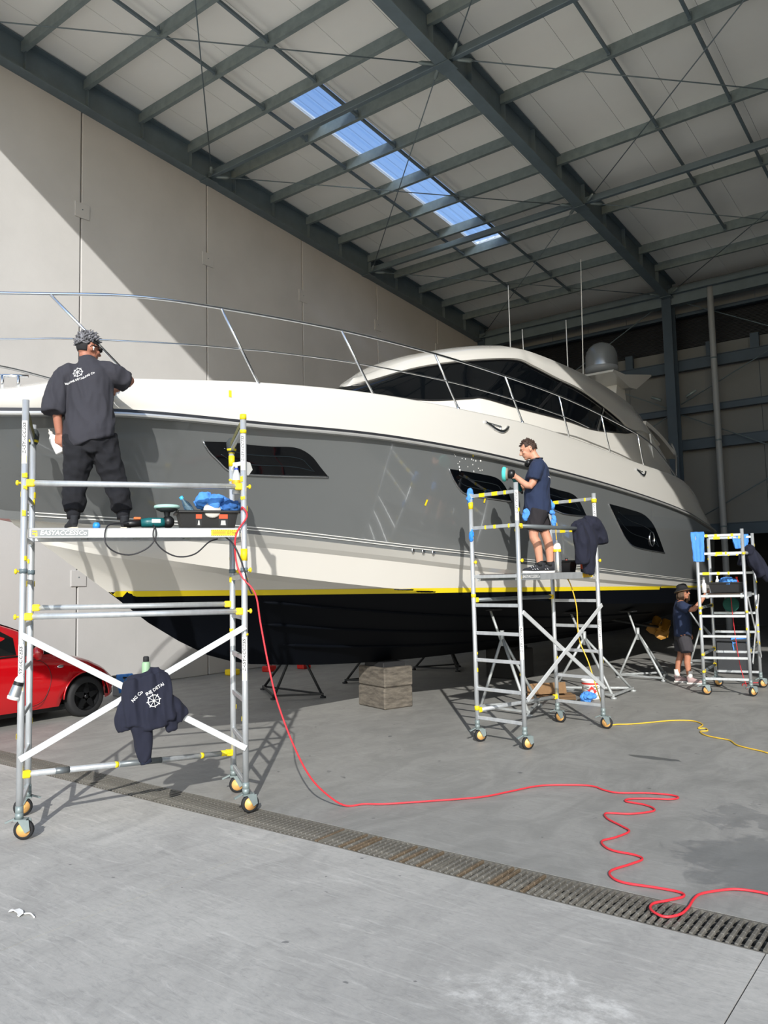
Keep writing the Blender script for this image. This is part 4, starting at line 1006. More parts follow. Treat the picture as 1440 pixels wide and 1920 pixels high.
def shades(par, c, f, u, m=M_BLACK):
    r = f.cross(u).normalized(); b = MB()
    for s in (-1, 1):
        b.prism([(-.026, -.02), (.024, -.018), (.028, .016), (-.028, .018)], c+f*.098+r*(s*.034)+u*.006, r, u, .006)
        b.tube([c+f*.098+r*(s*.062)+u*.014, c+f*.04+r*(s*.079)+u*.012, c-f*.02+r*(s*.081)+u*.006, c-f*.035+r*(s*.08)-u*.01], .0045, 6)
    b.tube([c+f*.105-r*.012+u*.012, c+f*.105+r*.012+u*.012], .004, 6); return part('sunglasses', b, m, par)
def wheel2d(R):
    """ship's wheel emblem: ring, hub, eight spokes with handles"""
    v = []; f = []
    def quad(*p): o = len(v); v.extend(p); f.append((o, o+1, o+2, o+3))
    def ring(a, b_, n=24):
        for i in range(n):
            t0, t1 = 2*math.pi*i/n, 2*math.pi*(i+1)/n; quad((a*math.cos(t0), a*math.sin(t0)), (b_*math.cos(t0), b_*math.sin(t0)), (b_*math.cos(t1), b_*math.sin(t1)), (a*math.cos(t1), a*math.sin(t1)))
    ring(R*.82, R*.94); ring(R*.02, R*.22, 12)
    for k in range(8):
        a = math.pi/4*k+.2; c, s = math.cos(a), math.sin(a)
        for r0, r1, w in ((.2, .8, .035), (.92, 1.12, .07)):
            n_ = 3
            for j in range(n_):
                q0 = r0+(r1-r0)*j/n_; q1 = r0+(r1-r0)*(j+1)/n_
                quad((R*(c*q0-s*w), R*(s*q0+c*w)), (R*(c*q0+s*w), R*(s*q0-c*w)), (R*(c*q1+s*w), R*(s*q1-c*w)), (R*(c*q1-s*w), R*(s*q1+c*w)))
    return v, f
def back_print(par, bvh, o, ea, eb, dirn, R, size, arc, dy, rot=0.):
    b = MB(); v, f = wheel2d(R); on_surface(b, v, f, o, ea, eb, dirn, bvh, .003)
    v, f = text2d('MARINE DETAILING Co', size, bold=.008); w = max(x for x, y in v)
    v = [(x, y+arc*(x/w)**2) for x, y in v]; c, s = math.cos(rot), math.sin(rot)
    on_surface(b, [(x*c-(y+dy)*s, x*s+(y+dy)*c) for x, y in v], f, o, ea, eb, dirn, bvh, .003); return part('back_print', b, mat('white_print', 'EDEDEA', .7), par)

# ---------------- worker at the bow, seen from behind
W1o = V((-5.967, 3.84, 2.36)); ea = u1; eb = v1
def P(a, b_, z): return W1o+ea*a+eb*b_+UP*z
w1 = thing('person', 'person in charcoal tee and black joggers on the nearest scaffold, wiping the bow', 'person', tuple(W1o))
fw = (eb*.906+ea*.423).normalized(); rt = (ea*.906-eb*.423).normalized()      # torso turned to the right
hf = (ea*.80+eb*.55-UP*.12).normalized(); hu = (UP-hf*hf.z).normalized(); hc = P(-.10, .06, 1.575)
SK1 = skin_mat('tan_skin', 'A8705A')
m = MB(); head_shape(m, hc, hf, hu)
limb(m, [hc-hu*.05-hf*.025, P(-.11, .045, 1.47), P(-.10, .03, 1.40)], [.055, .057, .07])
torso(m, [(P(-.08, 0, .86), .15, .11), (P(-.085, .0, 1.05), .14, .1), (P(-.09, .02, 1.25), .165, .11), (P(-.1, .03, 1.37), .15, .09), (P(-.1, .03, 1.43), .07, .06)], rt)
ls, rs = P(-.265, .06, 1.31), P(.06, -.01, 1.345)
lw, rw = P(-.325, .05, .82), P(.10, .40, 1.30)
limb(m, [P(-.12, .03, 1.33), ls, P(-.34, .02, 1.07), lw], [.07, .055, .044, .03]); limb(m, [P(-.08, .03, 1.33), rs, P(.235, .07, 1.315), rw], [.07, .057, .045, .03])
hand(m, lw, (-.1*ea+.12*eb-UP).normalized(), (ea*.4+eb*.9), 1, .75); hand(m, rw, (eb+ea*-.1+UP*-.1), -UP, 1, .15)
for hip, kn, an in ((P(-.17, 0, .82), P(-.2, .03, .44), P(-.2, -.0, .1)), (P(.02, 0, .82), P(.13, .03, .44), P(.19, .02, .1))): limb(m, [hip, kn, an], [.09, .062, .045])
body = part('body', fuse(m, .0065, 3), SK1, w1)
# tee shirt
m = MB()
torso(m, [(P(-.085, -.015, .735), .21, .155), (P(-.085, -.015, .80), .215, .16), (P(-.085, -.01, .95), .205, .15), (P(-.09, .0, 1.1), .20, .145), (P(-.095, .01, 1.24), .205, .14), (P(-.10, .02, 1.34), .195, .12), (P(-.105, .03, 1.405), .135, .095), (P(-.11, .04, 1.45), .075, .072), (P(-.112, .045, 1.475), .066, .066)], rt)
limb(m, [P(-.13, .03, 1.34), P(-.27, .05, 1.31), P(-.345, .02, 1.14), P(-.365, .0, .985)], [.10, .098, .095, .092])
limb(m, [P(-.05, .02, 1.34), P(.07, .0, 1.345), P(.215, .06, 1.30)], [.10, .10, .088])
sm_ = folds(fuse(m, .009, 5), .022, (9, 9, 4), 3.)
for v in sm_.vertices:                      # hem hangs lower on the left
    h = v.co.z-W1o.z
    if h < .95: v.co.z += (v.co-P(-.085, 0, .8)).dot(ea)*.32*min(1, (.95-h)/.15)
SH1 = part('tee_shirt', sm_, mat('charcoal_cotton', '303037', .92, var=.05, scale=8, bump=.12, bscale=260), w1)
bv = bvh_of(SH1.data); inv = -W1o
class Sh:                                    # ray casts in world space against the shirt mesh (mesh is local to the figure)
    def __init__(s, bvh, o): s.b = bvh; s.o = V(o)
    def ray_cast(s, p, d, L):
        h = s.b.ray_cast(p-s.o, d, L); return (h[0]+s.o if h[0] is not None else None,)+h[1:]
cd_ = V((-.62, .76, .06)).normalized()
back_print(SH1, Sh(bv, W1o), P(-.215, -.2, 1.315), V((.794, .608, 0)), UP, cd_, .041, .0255, .012, -.066, .36)
m = MB(); m.tube([P(-.112, .043, 1.462), P(-.112, .047, 1.482)], [(.067, .067), (.064, .064)], 20, ref=rt); part('collar', m, MATS['charcoal_cotton'], SH1)
# joggers
m = MB()
torso(m, [(P(-.08, 0, .66), .16, .12), (P(-.08, -.01, .76), .185, .135), (P(-.08, -.01, .86), .178, .13), (P(-.08, 0, .97), .165, .12)], rt)
limb(m, [P(-.165, -.005, .80), P(-.165, 0, .62), P(-.195, .02, .42), P(-.20, .01, .25), P(-.205, .0, .165)], [.125, .118, .092, .088, .07])
limb(m, [P(.01, -.005, .80), P(.055, 0, .62), P(.125, .02, .42), P(.165, .02, .25), P(.19, .02, .165)], [.125, .118, .092, .086, .068])
J1 = part('joggers', folds(fuse(m, .009, 4), .019, (8, 8, 9), 9.), mat('black_joggers', '121319', .92, var=.08, scale=8, bump=.12, bscale=240), w1)
for q in (P(-.205, .0, .13), P(.19, .02, .13)):
    m = MB(); m.tube([q-UP*.035, q, q+UP*.045], [.05, .054, .06], 16); part('cuff', m, MATS['black_joggers'], J1)
M_SHOE = mat('black_mesh_shoe', '23252A', .85, var=.1, scale=60, bump=.2, bscale=300); M_SOLE = mat('cream_sole', 'D5CDB8', .7)
q = P(-.19, -.06, 0); shoe(w1, (q.x, q.y), eb-ea*.25, 2.362, m_up=M_SHOE, m_sole=M_SOLE)
q = P(.195, -.05, 0); shoe(w1, (q.x, q.y), eb+ea*.12, 2.362, m_up=M_SHOE, m_sole=M_SOLE)
HM1 = mat('salt_and_pepper_hair', '6A6A6E', .6, var=.95, scale=38)
hair(body, hc, hf, hu, lambda x, y, z: z > (.12 if y > .25 else -.25 if y > -.35 else -.62), mat('dark_undercut', '1B1A1C', .8), 0, .01, 5, 1.02, 'undercut')
hair(body, hc, hf, hu, lambda x, y, z: z > (.46 if y > .1 else .16 if y > -.45 else -.12), HM1, 230, .05, 6, 1.13)
shades(body, hc, hf, hu)
m = MB(); rr = hf.cross(hu).normalized(); e = hc+rr*.082-hf*.004-hu*.01; m.ball(e, (.010, .010, .010)); m.tube([e, e-hu*.022+hf*.004], .004, 6); part('earbud', m, M_WHITE, body)
bo = thing('spray_bottle', 'white squeeze bottle held in the left hand of the worker at the bow', 'bottle', tuple(P(-.36, .07, .66)))
ax_ = (UP*.90-ea*.42+eb*.1).normalized(); q = P(-.315, .09, .66)
m = MB(); m.lathe([(0, 0), (.034, 0), (.038, .01), (.038, .12), (.034, .15), (.018, .172), (.014, .178), (.014, .185)], q, ax_, 20); part('bottle_body', m, M_WHITE, bo)
m = MB(); m.lathe([(.017, .18), (.018, .2), (.012, .206), (.006, .212), (.005, .228), (0, .23)], q, ax_, 14); part('cap', m, mat('pale_grey_cap', 'C9C6BE', .5), bo)

# ---------------- worker polishing the hull, in profile
W2o = V((-4.41, 8.87, 1.93)); fa = V((-.85, -.527, 0)).normalized(); la = V((-fa.y, fa.x, 0))   # la: his left, toward the camera
def Q(a, b_, z): return W2o+fa*a+la*b_+UP*z
w2 = thing('person', 'person in navy tee and black shorts polishing the hull on the middle scaffold', 'person', tuple(W2o))
SK2 = skin_mat('fair_skin', 'C58E74')
hf = (fa*.93-UP*.36+la*.05).normalized(); hu = (UP-hf*hf.z).normalized(); hc = Q(.095, 0, 1.525)
m = MB(); head_shape(m, hc, hf, hu)
limb(m, [hc-hu*.05-hf*.03, Q(.02, 0, 1.425), Q(-.01, 0, 1.37)], [.052, .056, .07])
torso(m, [(Q(.0, 0, .80), .15, .12), (Q(0, 0, 1.0), .145, .11), (Q(-.015, 0, 1.2), .165, .115), (Q(-.02, 0, 1.27), .145, .09), (Q(-.01, 0, 1.35), .07, .06)], la)
lw, rw = Q(.262, .13, 1.175), Q(.14, -.03, 1.05)
limb(m, [Q(-.01, .1, 1.28), Q(.015, .175, 1.27), Q(.10, .20, 1.05), lw], [.07, .054, .045, .03]); limb(m, [Q(-.01, -.1, 1.28), Q(-.03, -.185, 1.26), Q(-.10, -.24, 1.05), Q(.03, -.16, 1.0), rw], [.07, .054, .045, .038, .03])
hand(m, lw, fa*.9+UP*.30-la*.35, -la*.8-UP*.35, -1, .55); hand(m, rw, fa*.9+UP*.2, -UP*.6+la*.5, -1, .8)
for sd, kn, an in ((.095, Q(.075, .10, .47), Q(.01, .10, .1)), (-.095, Q(-.09, -.09, .47), Q(-.13, -.10, .1))):
    hp = Q(.0+kn.dot(fa)*0, sd, .78); limb(m, [hp, kn, kn+(an-kn)*.35-fa*.018, an], [.085, .058, .055, .038])
body2 = part('body', fuse(m, .0065, 3), SK2, w2); eyes(body2, hc, hf, hu)
m = MB()
torso(m, [(Q(.015, 0, .735), .192, .165), (Q(.012, 0, .82), .192, .165), (Q(.005, 0, 1.0), .178, .148), (Q(-.01, 0, 1.15), .185, .145), (Q(-.02, 0, 1.27), .18, .12), (Q(-.02, 0, 1.345), .12, .09), (Q(-.01, 0, 1.39), .07, .07)], la)
limb(m, [Q(-.01, .1, 1.29), Q(.01, .18, 1.28), Q(.055, .205, 1.13)], [.085, .082, .078]); limb(m, [Q(-.01, -.1, 1.29), Q(-.03, -.19, 1.27), Q(-.085, -.23, 1.11)], [.085, .082, .078])
SH2 = part('tee_shirt', folds(fuse(m, .009, 4), .016, (9, 9, 5), 21.), mat('navy_cotton', '1E2A45', .92, var=.06, scale=9, bump=.12, bscale=260), w2)
back_print(SH2, Sh(bvh_of(SH2.data), W2o), Q(-.2, -.0, 1.22), -la*1., UP, fa, .04, .022, .01, -.065)
m = MB()
torso(m, [(Q(.02, 0, .70), .165, .14), (Q(.01, 0, .78), .17, .145), (Q(.005, 0, .87), .16, .135)], la)
limb(m, [Q(.01, .085, .76), Q(.045, .095, .62), Q(.07, .10, .52)], [.125, .108, .10]); limb(m, [Q(.005, -.085, .76), Q(-.04, -.09, .62), Q(-.06, -.09, .52)], [.125, .108, .10])
SHO = part('shorts', folds(fuse(m, .009, 4), .012, (8, 8, 5), 31.), mat('black_shorts', '211E22', .9, var=.06, scale=10, bump=.1, bscale=250), w2)
for a, s in ((-.035, .10), (-.175, -.10)):
    q = Q(a-.02, s, 0); shoe(w2, (q.x, q.y), fa+la*.05, 1.932, m_up=M_SHOE, m_sole=mat('white_sole', 'DCDAD4', .6), stripes=True)
    b = MB(); q = Q(a+.045, s, 0); b.tube([(q.x, q.y, 2.01), (q.x, q.y, 2.075)], [.044, .041], 14); part('sock', b, M_RUB, w2)
hair(body2, hc, hf, hu, lambda x, y, z: z > (.50 if y > .45 else .10 if y > -.1 else -.5), mat('brown_hair', '3A2A22', .75, var=.3, scale=40), 150, .026, 8, 1.06)
m = MB(); nb = Q(.005, 0, 1.40)
m.tube([nb+la*.075+fa*.09-UP*.03, nb+la*.085, nb-fa*.08+UP*.01, nb-la*.085, nb-la*.075+fa*.09-UP*.03], .011, 8); hp = part('headphones', m, M_BLACK, w2)
for s in (1, -1):
    m = MB(); c = nb+la*(s*.07)+fa*.105-UP*.05; m.lathe([(0, -.02), (.035, -.018), (.038, 0), (.03, .018), (0, .02)], c, (la*s*.5+fa*.8).normalized(), 18); part('ear_cup', m, M_BLACK, hp)
m = MB(); m.ball(Q(.15, .12, .72), (.05, .03, .065)); m.ball(Q(.17, .12, .68), (.035, .03, .05)); part('pocket_cloth', folds(fuse(m, .007, 2), .012, (25, 25, 20)), M_BLUE, SHO)
m = MB(); m.ball(Q(-.16, .06, .73), (.03, .04, .03)); m.ball(Q(-.175, .07, .63), (.03, .035, .07)); part('pocket_cloth', folds(fuse(m, .007, 2), .012, (25, 25, 20)), M_BLUE, SHO)
# orbital polisher in his hands, pad flat against the hull
pc = Q(.375, .10, 1.215); hn = V((-.97, -.2, .1)).normalized(); hn = (fa*.95-la*.22+UP*.05).normalized()
po = thing('polisher', 'teal and black polisher with turquoise foam pad held against the hull', 'polisher', tuple(pc-UP*.1))
M_TEAL = mat('teal_casing', '0F5A5E', .4, var=.05, scale=10); M_PAD = mat('turquoise_foam', '4FC6BE', .9, bump=.3, bscale=200); M_PAD2 = mat('pale_green_foam', 'A7CFC4', .9, bump=.3, bscale=200)
m = MB(); m.lathe([(0, .045), (.085, .045), (.092, .035), (.09, .015), (.075, .0)], pc, hn, 28); part('foam_pad', m, M_PAD, po)
m = MB(); m.lathe([(.075, .0), (.078, -.012), (.06, -.02), (.03, -.025)], pc, hn, 28); part('backing_plate', m, mat('grey_plate', '8C8577', .6), po)
m = MB(); m.lathe([(.03, -.022), (.055, -.03), (.058, -.07), (.045, -.1), (.0, -.105)], pc, hn, 20); part('gear_head', m, M_BLACK, po)
ha = (-fa*.42-UP*.75-la*.5).normalized(); hb_ = pc-hn*.07
m = MB(); m.tube([hb_, hb_+ha*.09, hb_+ha*.18, hb_+ha*.25], [.03, .034, .03, .026], 12); part('motor_body', m, M_TEAL, po)
m = MB(); m.tube([hb_+ha*.25, hb_+ha*.30], [.024, .012], 10); part('cable_gland', m, M_BLACK, po)

# ---------------- worker on the floor in a sun hat
W3o = V((-4.36, 14.15, 0)); ga = V((.90, .35, 0)).normalized(); gl_ = V((-ga.y, ga.x, 0))   # ga: facing right; -gl_ is toward the camera
def K(a, b_, z): return W3o+ga*a+gl_*b_+UP*z
w3 = thing('person', 'person in a wide sun hat, navy tee and shorts standing beside the right scaffold', 'person', tuple(W3o))
hf = (ga*.9-gl_*.45+UP*.0).normalized(); hu = UP.copy(); hc = K(.02, 0, 1.555)
m = MB(); head_shape(m, hc, hf, hu)
limb(m, [hc-hu*.05-hf*.03, K(-.01, 0, 1.45), K(-.03, 0, 1.39)], [.05, .055, .07])
torso(m, [(K(-.02, 0, .88), .15, .11), (K(-.02, 0, 1.05), .14, .10), (K(-.03, 0, 1.25), .165, .11), (K(-.03, 0, 1.35), .15, .09), (K(-.03, 0, 1.41), .07, .06)], gl_)
rw = K(.40, -.16, 1.56); lw = K(.10, .2, .85)
limb(m, [K(-.03, -.1, 1.36), K(-.01, -.19, 1.35), K(.16, -.24, 1.27), rw], [.07, .055, .045, .03]); limb(m, [K(-.03, .1, 1.36), K(-.03, .2, 1.33), K(.0, .25, 1.07), lw], [.07, .055, .045, .03])
hand(m, rw, ga*.9+UP*.25, -UP, -1, .5); hand(m, lw, ga*.3-UP, -gl_, 1, .5)
for sd, kn, an in ((-.10, K(.03, -.11, .48), K(.05, -.11, .09)), (.10, K(-.06, .10, .48), K(-.14, .10, .10))): limb(m, [K(-.02, sd, .84), kn, kn+(an-kn)*.35-ga*.015, an], [.09, .058, .054, .038])
body3 = part('body', fuse(m, .008, 3), skin_mat('sunned_skin', 'B47A5E'), w3); shades(body3, hc, hf, hu)
m = MB()
torso(m, [(K(-.02, 0, .80), .185, .145), (K(-.02, 0, .95), .178, .14), (K(-.025, 0, 1.15), .185, .14), (K(-.03, 0, 1.28), .185, .12), (K(-.03, 0, 1.37), .12, .09), (K(-.03, 0, 1.42), .07, .07)], gl_)
limb(m, [K(-.03, -.1, 1.33), K(-.01, -.2, 1.32), K(.09, -.235, 1.26)], [.085, .085, .082]); limb(m, [K(-.03, .1, 1.33), K(-.03, .2, 1.30), K(-.01, .25, 1.12)], [.085, .085, .082])
part('tee_shirt', folds(fuse(m, .01, 4), .008, (9, 9, 3.5), 51.), MATS['navy_cotton'], w3)
m = MB()
torso(m, [(K(-.02, 0, .74), .175, .14), (K(-.02, 0, .82), .17, .14), (K(-.02, 0, .9), .16, .13)], gl_)
limb(m, [K(-.02, -.09, .80), K(.01, -.11, .66), K(.03, -.11, .53)], [.12, .112, .105]); limb(m, [K(-.02, .09, .80), K(-.05, .10, .66), K(-.06, .10, .53)], [.12, .112, .105])
part('shorts', folds(fuse(m, .01, 4), .007, (8, 8, 5), 61.), mat('charcoal_shorts', '38363A', .9, bump=.1, bscale=250), w3)
for (a, s) in ((.0, -.11), (-.19, .10)):
    q = K(a, s, 0); shoe(w3, (q.x, q.y), ga-gl_*.2, .002, m_up=mat('grey_pink_shoe', 'A98F8C', .8), m_sole=mat('white_sole', 'DCDAD4', .6))
    b = MB(); q = K(a+.05, s, 0); b.tube([(q.x, q.y, .09), (q.x, q.y, .22)], [.046, .048], 14); part('sock', b, mat('white_sock', 'E6E3DC', .9), w3)
hair(body3, hc, hf, hu, lambda x, y, z: z > (.45 if y > .35 else -.2 if y > .0 else -.9), mat('long_brown_hair', '54402F', .7, var=.3, scale=40), 60, .02, 12, 1.1)
m = MB(); random.seed(9); rr = hf.cross(hu).normalized()
for k in range(46):
    a = random.uniform(.75, 5.5); d = hf*math.cos(a)+rr*math.sin(a); p = hc+d*.088+hu*.02; m.tube([p, p+d*.012-hu*.09, p+d*random.uniform(-.01, .02)-hu*random.uniform(.16, .25)], [.014, .016, .005], 6)
part('long_hair', m, MATS['long_brown_hair'], body3)
M_HAT = mat('black_hat', '17171A', .85); m = MB(); hx = (hu*.97-hf*.24).normalized(); m.lathe([(0, .135), (.05, .133), (.082, .115), (.095, .07), (.1, .045), (.112, .04), (.14, .026), (.15, .012), (.138, .016), (.1, .032), (.0, .04)], hc+hu*.012, hx, 32); ht = part('sun_hat', m, M_HAT, w3)
m = MB(); m.lathe([(.1, .034), (.138, .018), (.149, .007), (.137, .009), (.1, .024)], hc+hu*.012, hx, 32); part('brim_underside', m, mat('tan_patterned_brim', '9A8467', .9, var=.4, scale=60), ht)
# ================================================================ car by the wall
M_RED = mat('red_car_paint', 'B50A14', .22, coat=1.); M_CARG = mat('car_glass', '0C1112', .03); M_TRIM = mat('black_trim', '121314', .5)
car = thing('car', 'red hatchback parked along the concrete wall behind the nearest scaffold', 'car', (-11.4, 5.6, 0))
XN = -10.62; XF = -12.2; CW = (XN-XF)/2; XM = (XN+XF)/2
# longitudinal profile: y forward; body lower (sill to beltline) and greenhouse as lofted cross sections
def sec(y, zlow, zbelt, half, crown):
    """half cross section of the lower body"""
    return [(half*.93, zlow), (half*.985, zlow+.12), (half, zlow+(zbelt-zlow)*.45), (half*.985, zlow+(zbelt-zlow)*.8), (half*.95, zbelt), (half*.86, zbelt+crown*.55), (half*.5, zbelt+crown*.95), (0, zbelt+crown)]
BODY = [(3.35, .42, .72, .62, .06), (3.45, .28, .86, .74, .08), (3.8, .22, .93, .78, .06), (4.4, .2, .95, .79, .04), (5.2, .2, .94, .79, .03), (5.75, .2, .92, .79, .03), (6.05, .2, .90, .785, .05), (6.4, .2, .83, .78, .10), (6.75, .21, .74, .765, .11), (7.0, .22, .63, .73, .09), (7.15, .24, .54, .67, .05), (7.22, .3, .46, .55, .02)]
rows = []
Yl = [b_[0] for b_ in BODY]
for i in range(61):
    y = 3.35+(7.22-3.35)*i/60; a = [float(np.interp(y, Yl, [b_[k] for b_ in BODY])) for k in range(1, 5)]; h = sec(y, a[0], a[1], a[2], a[3])
    rows.append([V((XM+x, y, z)) for x, z in h]+[V((XM-x, y, z)) for x, z in h[::-1][1:]])
# wheel arches: pull the lower edge up around the wheels
WY = (6.66, 4.22); WR = .29
for r in rows:
    for wy in WY:
        d = abs(r[0].y-wy)
        if d < .36:
            top = .29+math.sqrt(.36**2-d*d)
            for p in r:
                if abs(p.x-XM) > CW*.8 and p.z < top: p.z = top
b = MB(); b.grid(rows, 0, True); b.add([p for p in rows[-1]], [list(range(len(rows[-1])))]); b.add([p for p in rows[0]], [list(range(len(rows[0])))[::-1]]); CB = part('car_body', b, M_RED, car)
# greenhouse
GH = [(3.5, .88, .92, .64), (3.75, .92, 1.30, .56), (4.2, .94, 1.45, .56), (4.8, .94, 1.49, .575), (5.3, .94, 1.46, .565), (5.7, .93, 1.32, .56), (6.05, .92, 1.12, .60), (6.35, .88, .92, .64)]
def gh(y): return [float(np.interp(y, [g[0] for g in GH], [g[k] for g in GH])) for k in (1, 2, 3)]
def side_x(y, z):
    zb_, zt, ht = gh(y); f = (z-zb_)/max(zt-zb_, .01); return XM+.735+(ht-.735)*min(max(f, 0), 1)
rows = []
for i in range(41):
    y = 3.5+(6.35-3.5)*i/40; zb_, zt, ht = gh(y); zt = max(zt, zb_+.005)
    h = [(.735, zb_-.02), (.735+(ht-.735)*.5, (zb_+zt)/2), (ht+.02, zt-.045), (ht-.03, zt-.012), (ht*.5, zt+.012), (0, zt+.018)]
    rows.append([V((XM+x, y, z)) for x, z in h]+[V((XM-x, y, z)) for x, z in h[::-1][1:]])
b = MB(); b.grid(rows, 0, True); part('car_roof', b, M_RED, car)
def pane(pts, m, name, off=.006):
    """side pane from (y, z) outline laid on the near flank"""
    ys = [p[0] for p in pts]; b = MB(); poly = [V((side_x(y, z)+off, y, z)) for y, z in pts]; c = sum(poly, V((0, 0, 0)))/len(poly); n = len(poly)
    b.add(poly+[c], [(i, (i+1) % n, n) for i in range(n)], 0, False); return part(name, b, m, car)
pane([(4.55, .975), (5.62, .975), (5.62, 1.20), (5.4, 1.33), (5.15, 1.40), (4.55, 1.43)], M_CARG, 'side_window'); pane([(3.75, .975), (4.45, .975), (4.45, 1.42), (4.1, 1.38), (3.85, 1.25)], M_CARG, 'side_window')
pane([(5.70, .96), (6.18, .955), (5.95, 1.09), (5.70, 1.215)], M_TRIM, 'quarter_window')
b = MB(); rr = []
for i in range(7):
    t = i/6; y = 5.45+t*.88; zb_, zt, ht = gh(y); rr.append([V((XM+c*(ht-.05), y+.012, zt+.022-.02*abs(c)**2)) for c in (-1, -.5, 0, .5, 1)])
b.grid(rr, 0, True); part('windscreen', b, M_CARG, car)
b = MB(); b.tube([(side_x(y, .955)+.01, y, .955) for y in (3.7, 4.5, 5.3, 6.2)], .014, 6); part('belt_trim', b, M_TRIM, car)
for pts_ in ([(4.5, .24), (4.5, .95)], [(5.62, .95), (5.98, .85), (6.10, .65), (6.05, .42), (5.92, .28), (5.6, .24)]):
    b = MB(); P_ = []
    for y, z in pts_:
        h_ = float(np.interp(y, Yl, [q[3] for q in BODY])); f = (z-.2)/.72; P_.append(V((XM+h_*(1-.05*max(0, f-.5)*1.2)+.002, y, z)))
    b.tube(curve(P_, 6), .004, 5); part('door_gap', b, M_TRIM, CB)
b = MB(); b.ball((XM+.80, 6.23, .765), (.012, .05, .022)); part('side_repeater', b, M_CHROME, car)
b = MB(); b.box((XM+.80, 4.78, .82), (.03, .16, .035), bev=.012); part('door_handle', b, M_RED, car)
b = MB(); b.ball((XM+.92, 5.82, 1.0), (.09, .075, .085)); b.ball((XM+.90, 5.84, .94), (.07, .05, .05)); mi = part('door_mirror', fuse(b, .012, 2), M_RED, car)
b = MB(); b.tube([(XM+.76, 5.86, .95), (XM+.86, 5.85, .94)], .03, 8); part('mirror_stalk', b, M_TRIM, mi)
b = MB(); rr = [[V((XM+.40+.33*t, 7.0-.42*s_+.02-.22*t*t, .655+.10*s_-.02*t+.03)) for t in (0, .25, .5, .75, 1)] for s_ in (0, .33, .66, 1)]; b.sheet(rr, .03); part('headlamp', b, mat('headlamp_lens', 'AEB0AC', .1, coat=1.), car)
b = MB(); b.box((XM, 7.13, .30), (1.2, .16, .12), bev=.03); part('bumper_grille', b, M_TRIM, car)
for wy in WY:
    for s in (1, -1):
        c = V((XM+s*(CW-.10), wy, .29)); ax = V((s, 0, 0))
        b = MB(); b.lathe([(.19, -.09), (.265, -.09), (.288, -.07), (.29, .05), (.28, .08), (.25, .095), (.2, .09)], c, ax, 36); w_ = part('wheel', b, M_RUB, car, label='black wheel with five spoke alloy rim')
        b = MB(); b.lathe([(.2, .09), (.205, .085), (.19, .05), (.185, -.05), (0, -.05)], c, ax, 36); part('rim', b, mat('dark_rim', '2A2B2D', .3, metal=.5), w_)
        b = MB()
        for k in range(5):
            a = 2*math.pi*k/5+.3; r_ = V((0, math.cos(a), math.sin(a))); t_ = V((0, -math.sin(a), math.cos(a)))
            b.prism([(.0, -.035), (.08, -.045), (.192, -.018), (.192, .018), (.08, .045), (0, .035)], c+ax*.06, r_, t_, .018*s)
        b.lathe([(0, .09), (.03, .088), (.035, .07), (.035, .05)], c, ax, 16); part('spoke', b, mat('black_alloy', '17181A', .3, metal=.4), w_)
    b = MB()
    for k in range(19):
        pass
    P_ = [V((XM+CW*.985, wy+.36*math.cos(a), .29+.36*math.sin(a))) for a in [math.pi*k/18 for k in range(19)]]
    b.tube(P_, .012, 6); part('arch_lip', b, M_RED, car)
    b = MB(); b.sheet([[V((XM+CW*.97, wy+.36*math.cos(a), .29+.36*math.sin(a))), V((XM+.45, wy+.36*math.cos(a), .29+.36*math.sin(a)))] for a in [math.pi*k/18 for k in range(19)]], .01); b.box((XM+.45, wy, .45), (.02, .72, .4)); part('wheel_well', b, M_TRIM, car)
b = MB(); b.tube([V((XM+.35+.17*math.cos(a), 5.55+.06*math.sin(a), .98+.16*math.sin(a))) for a in [2*math.pi*k/20 for k in range(20)]], .014, 6, closed=True); part('steering_wheel', b, M_TRIM, car)
b = MB(); b.box((XM, 3.2+2.0, .17), (1.3, 3.2, .08)); part('underbody', b, M_TRIM, car)

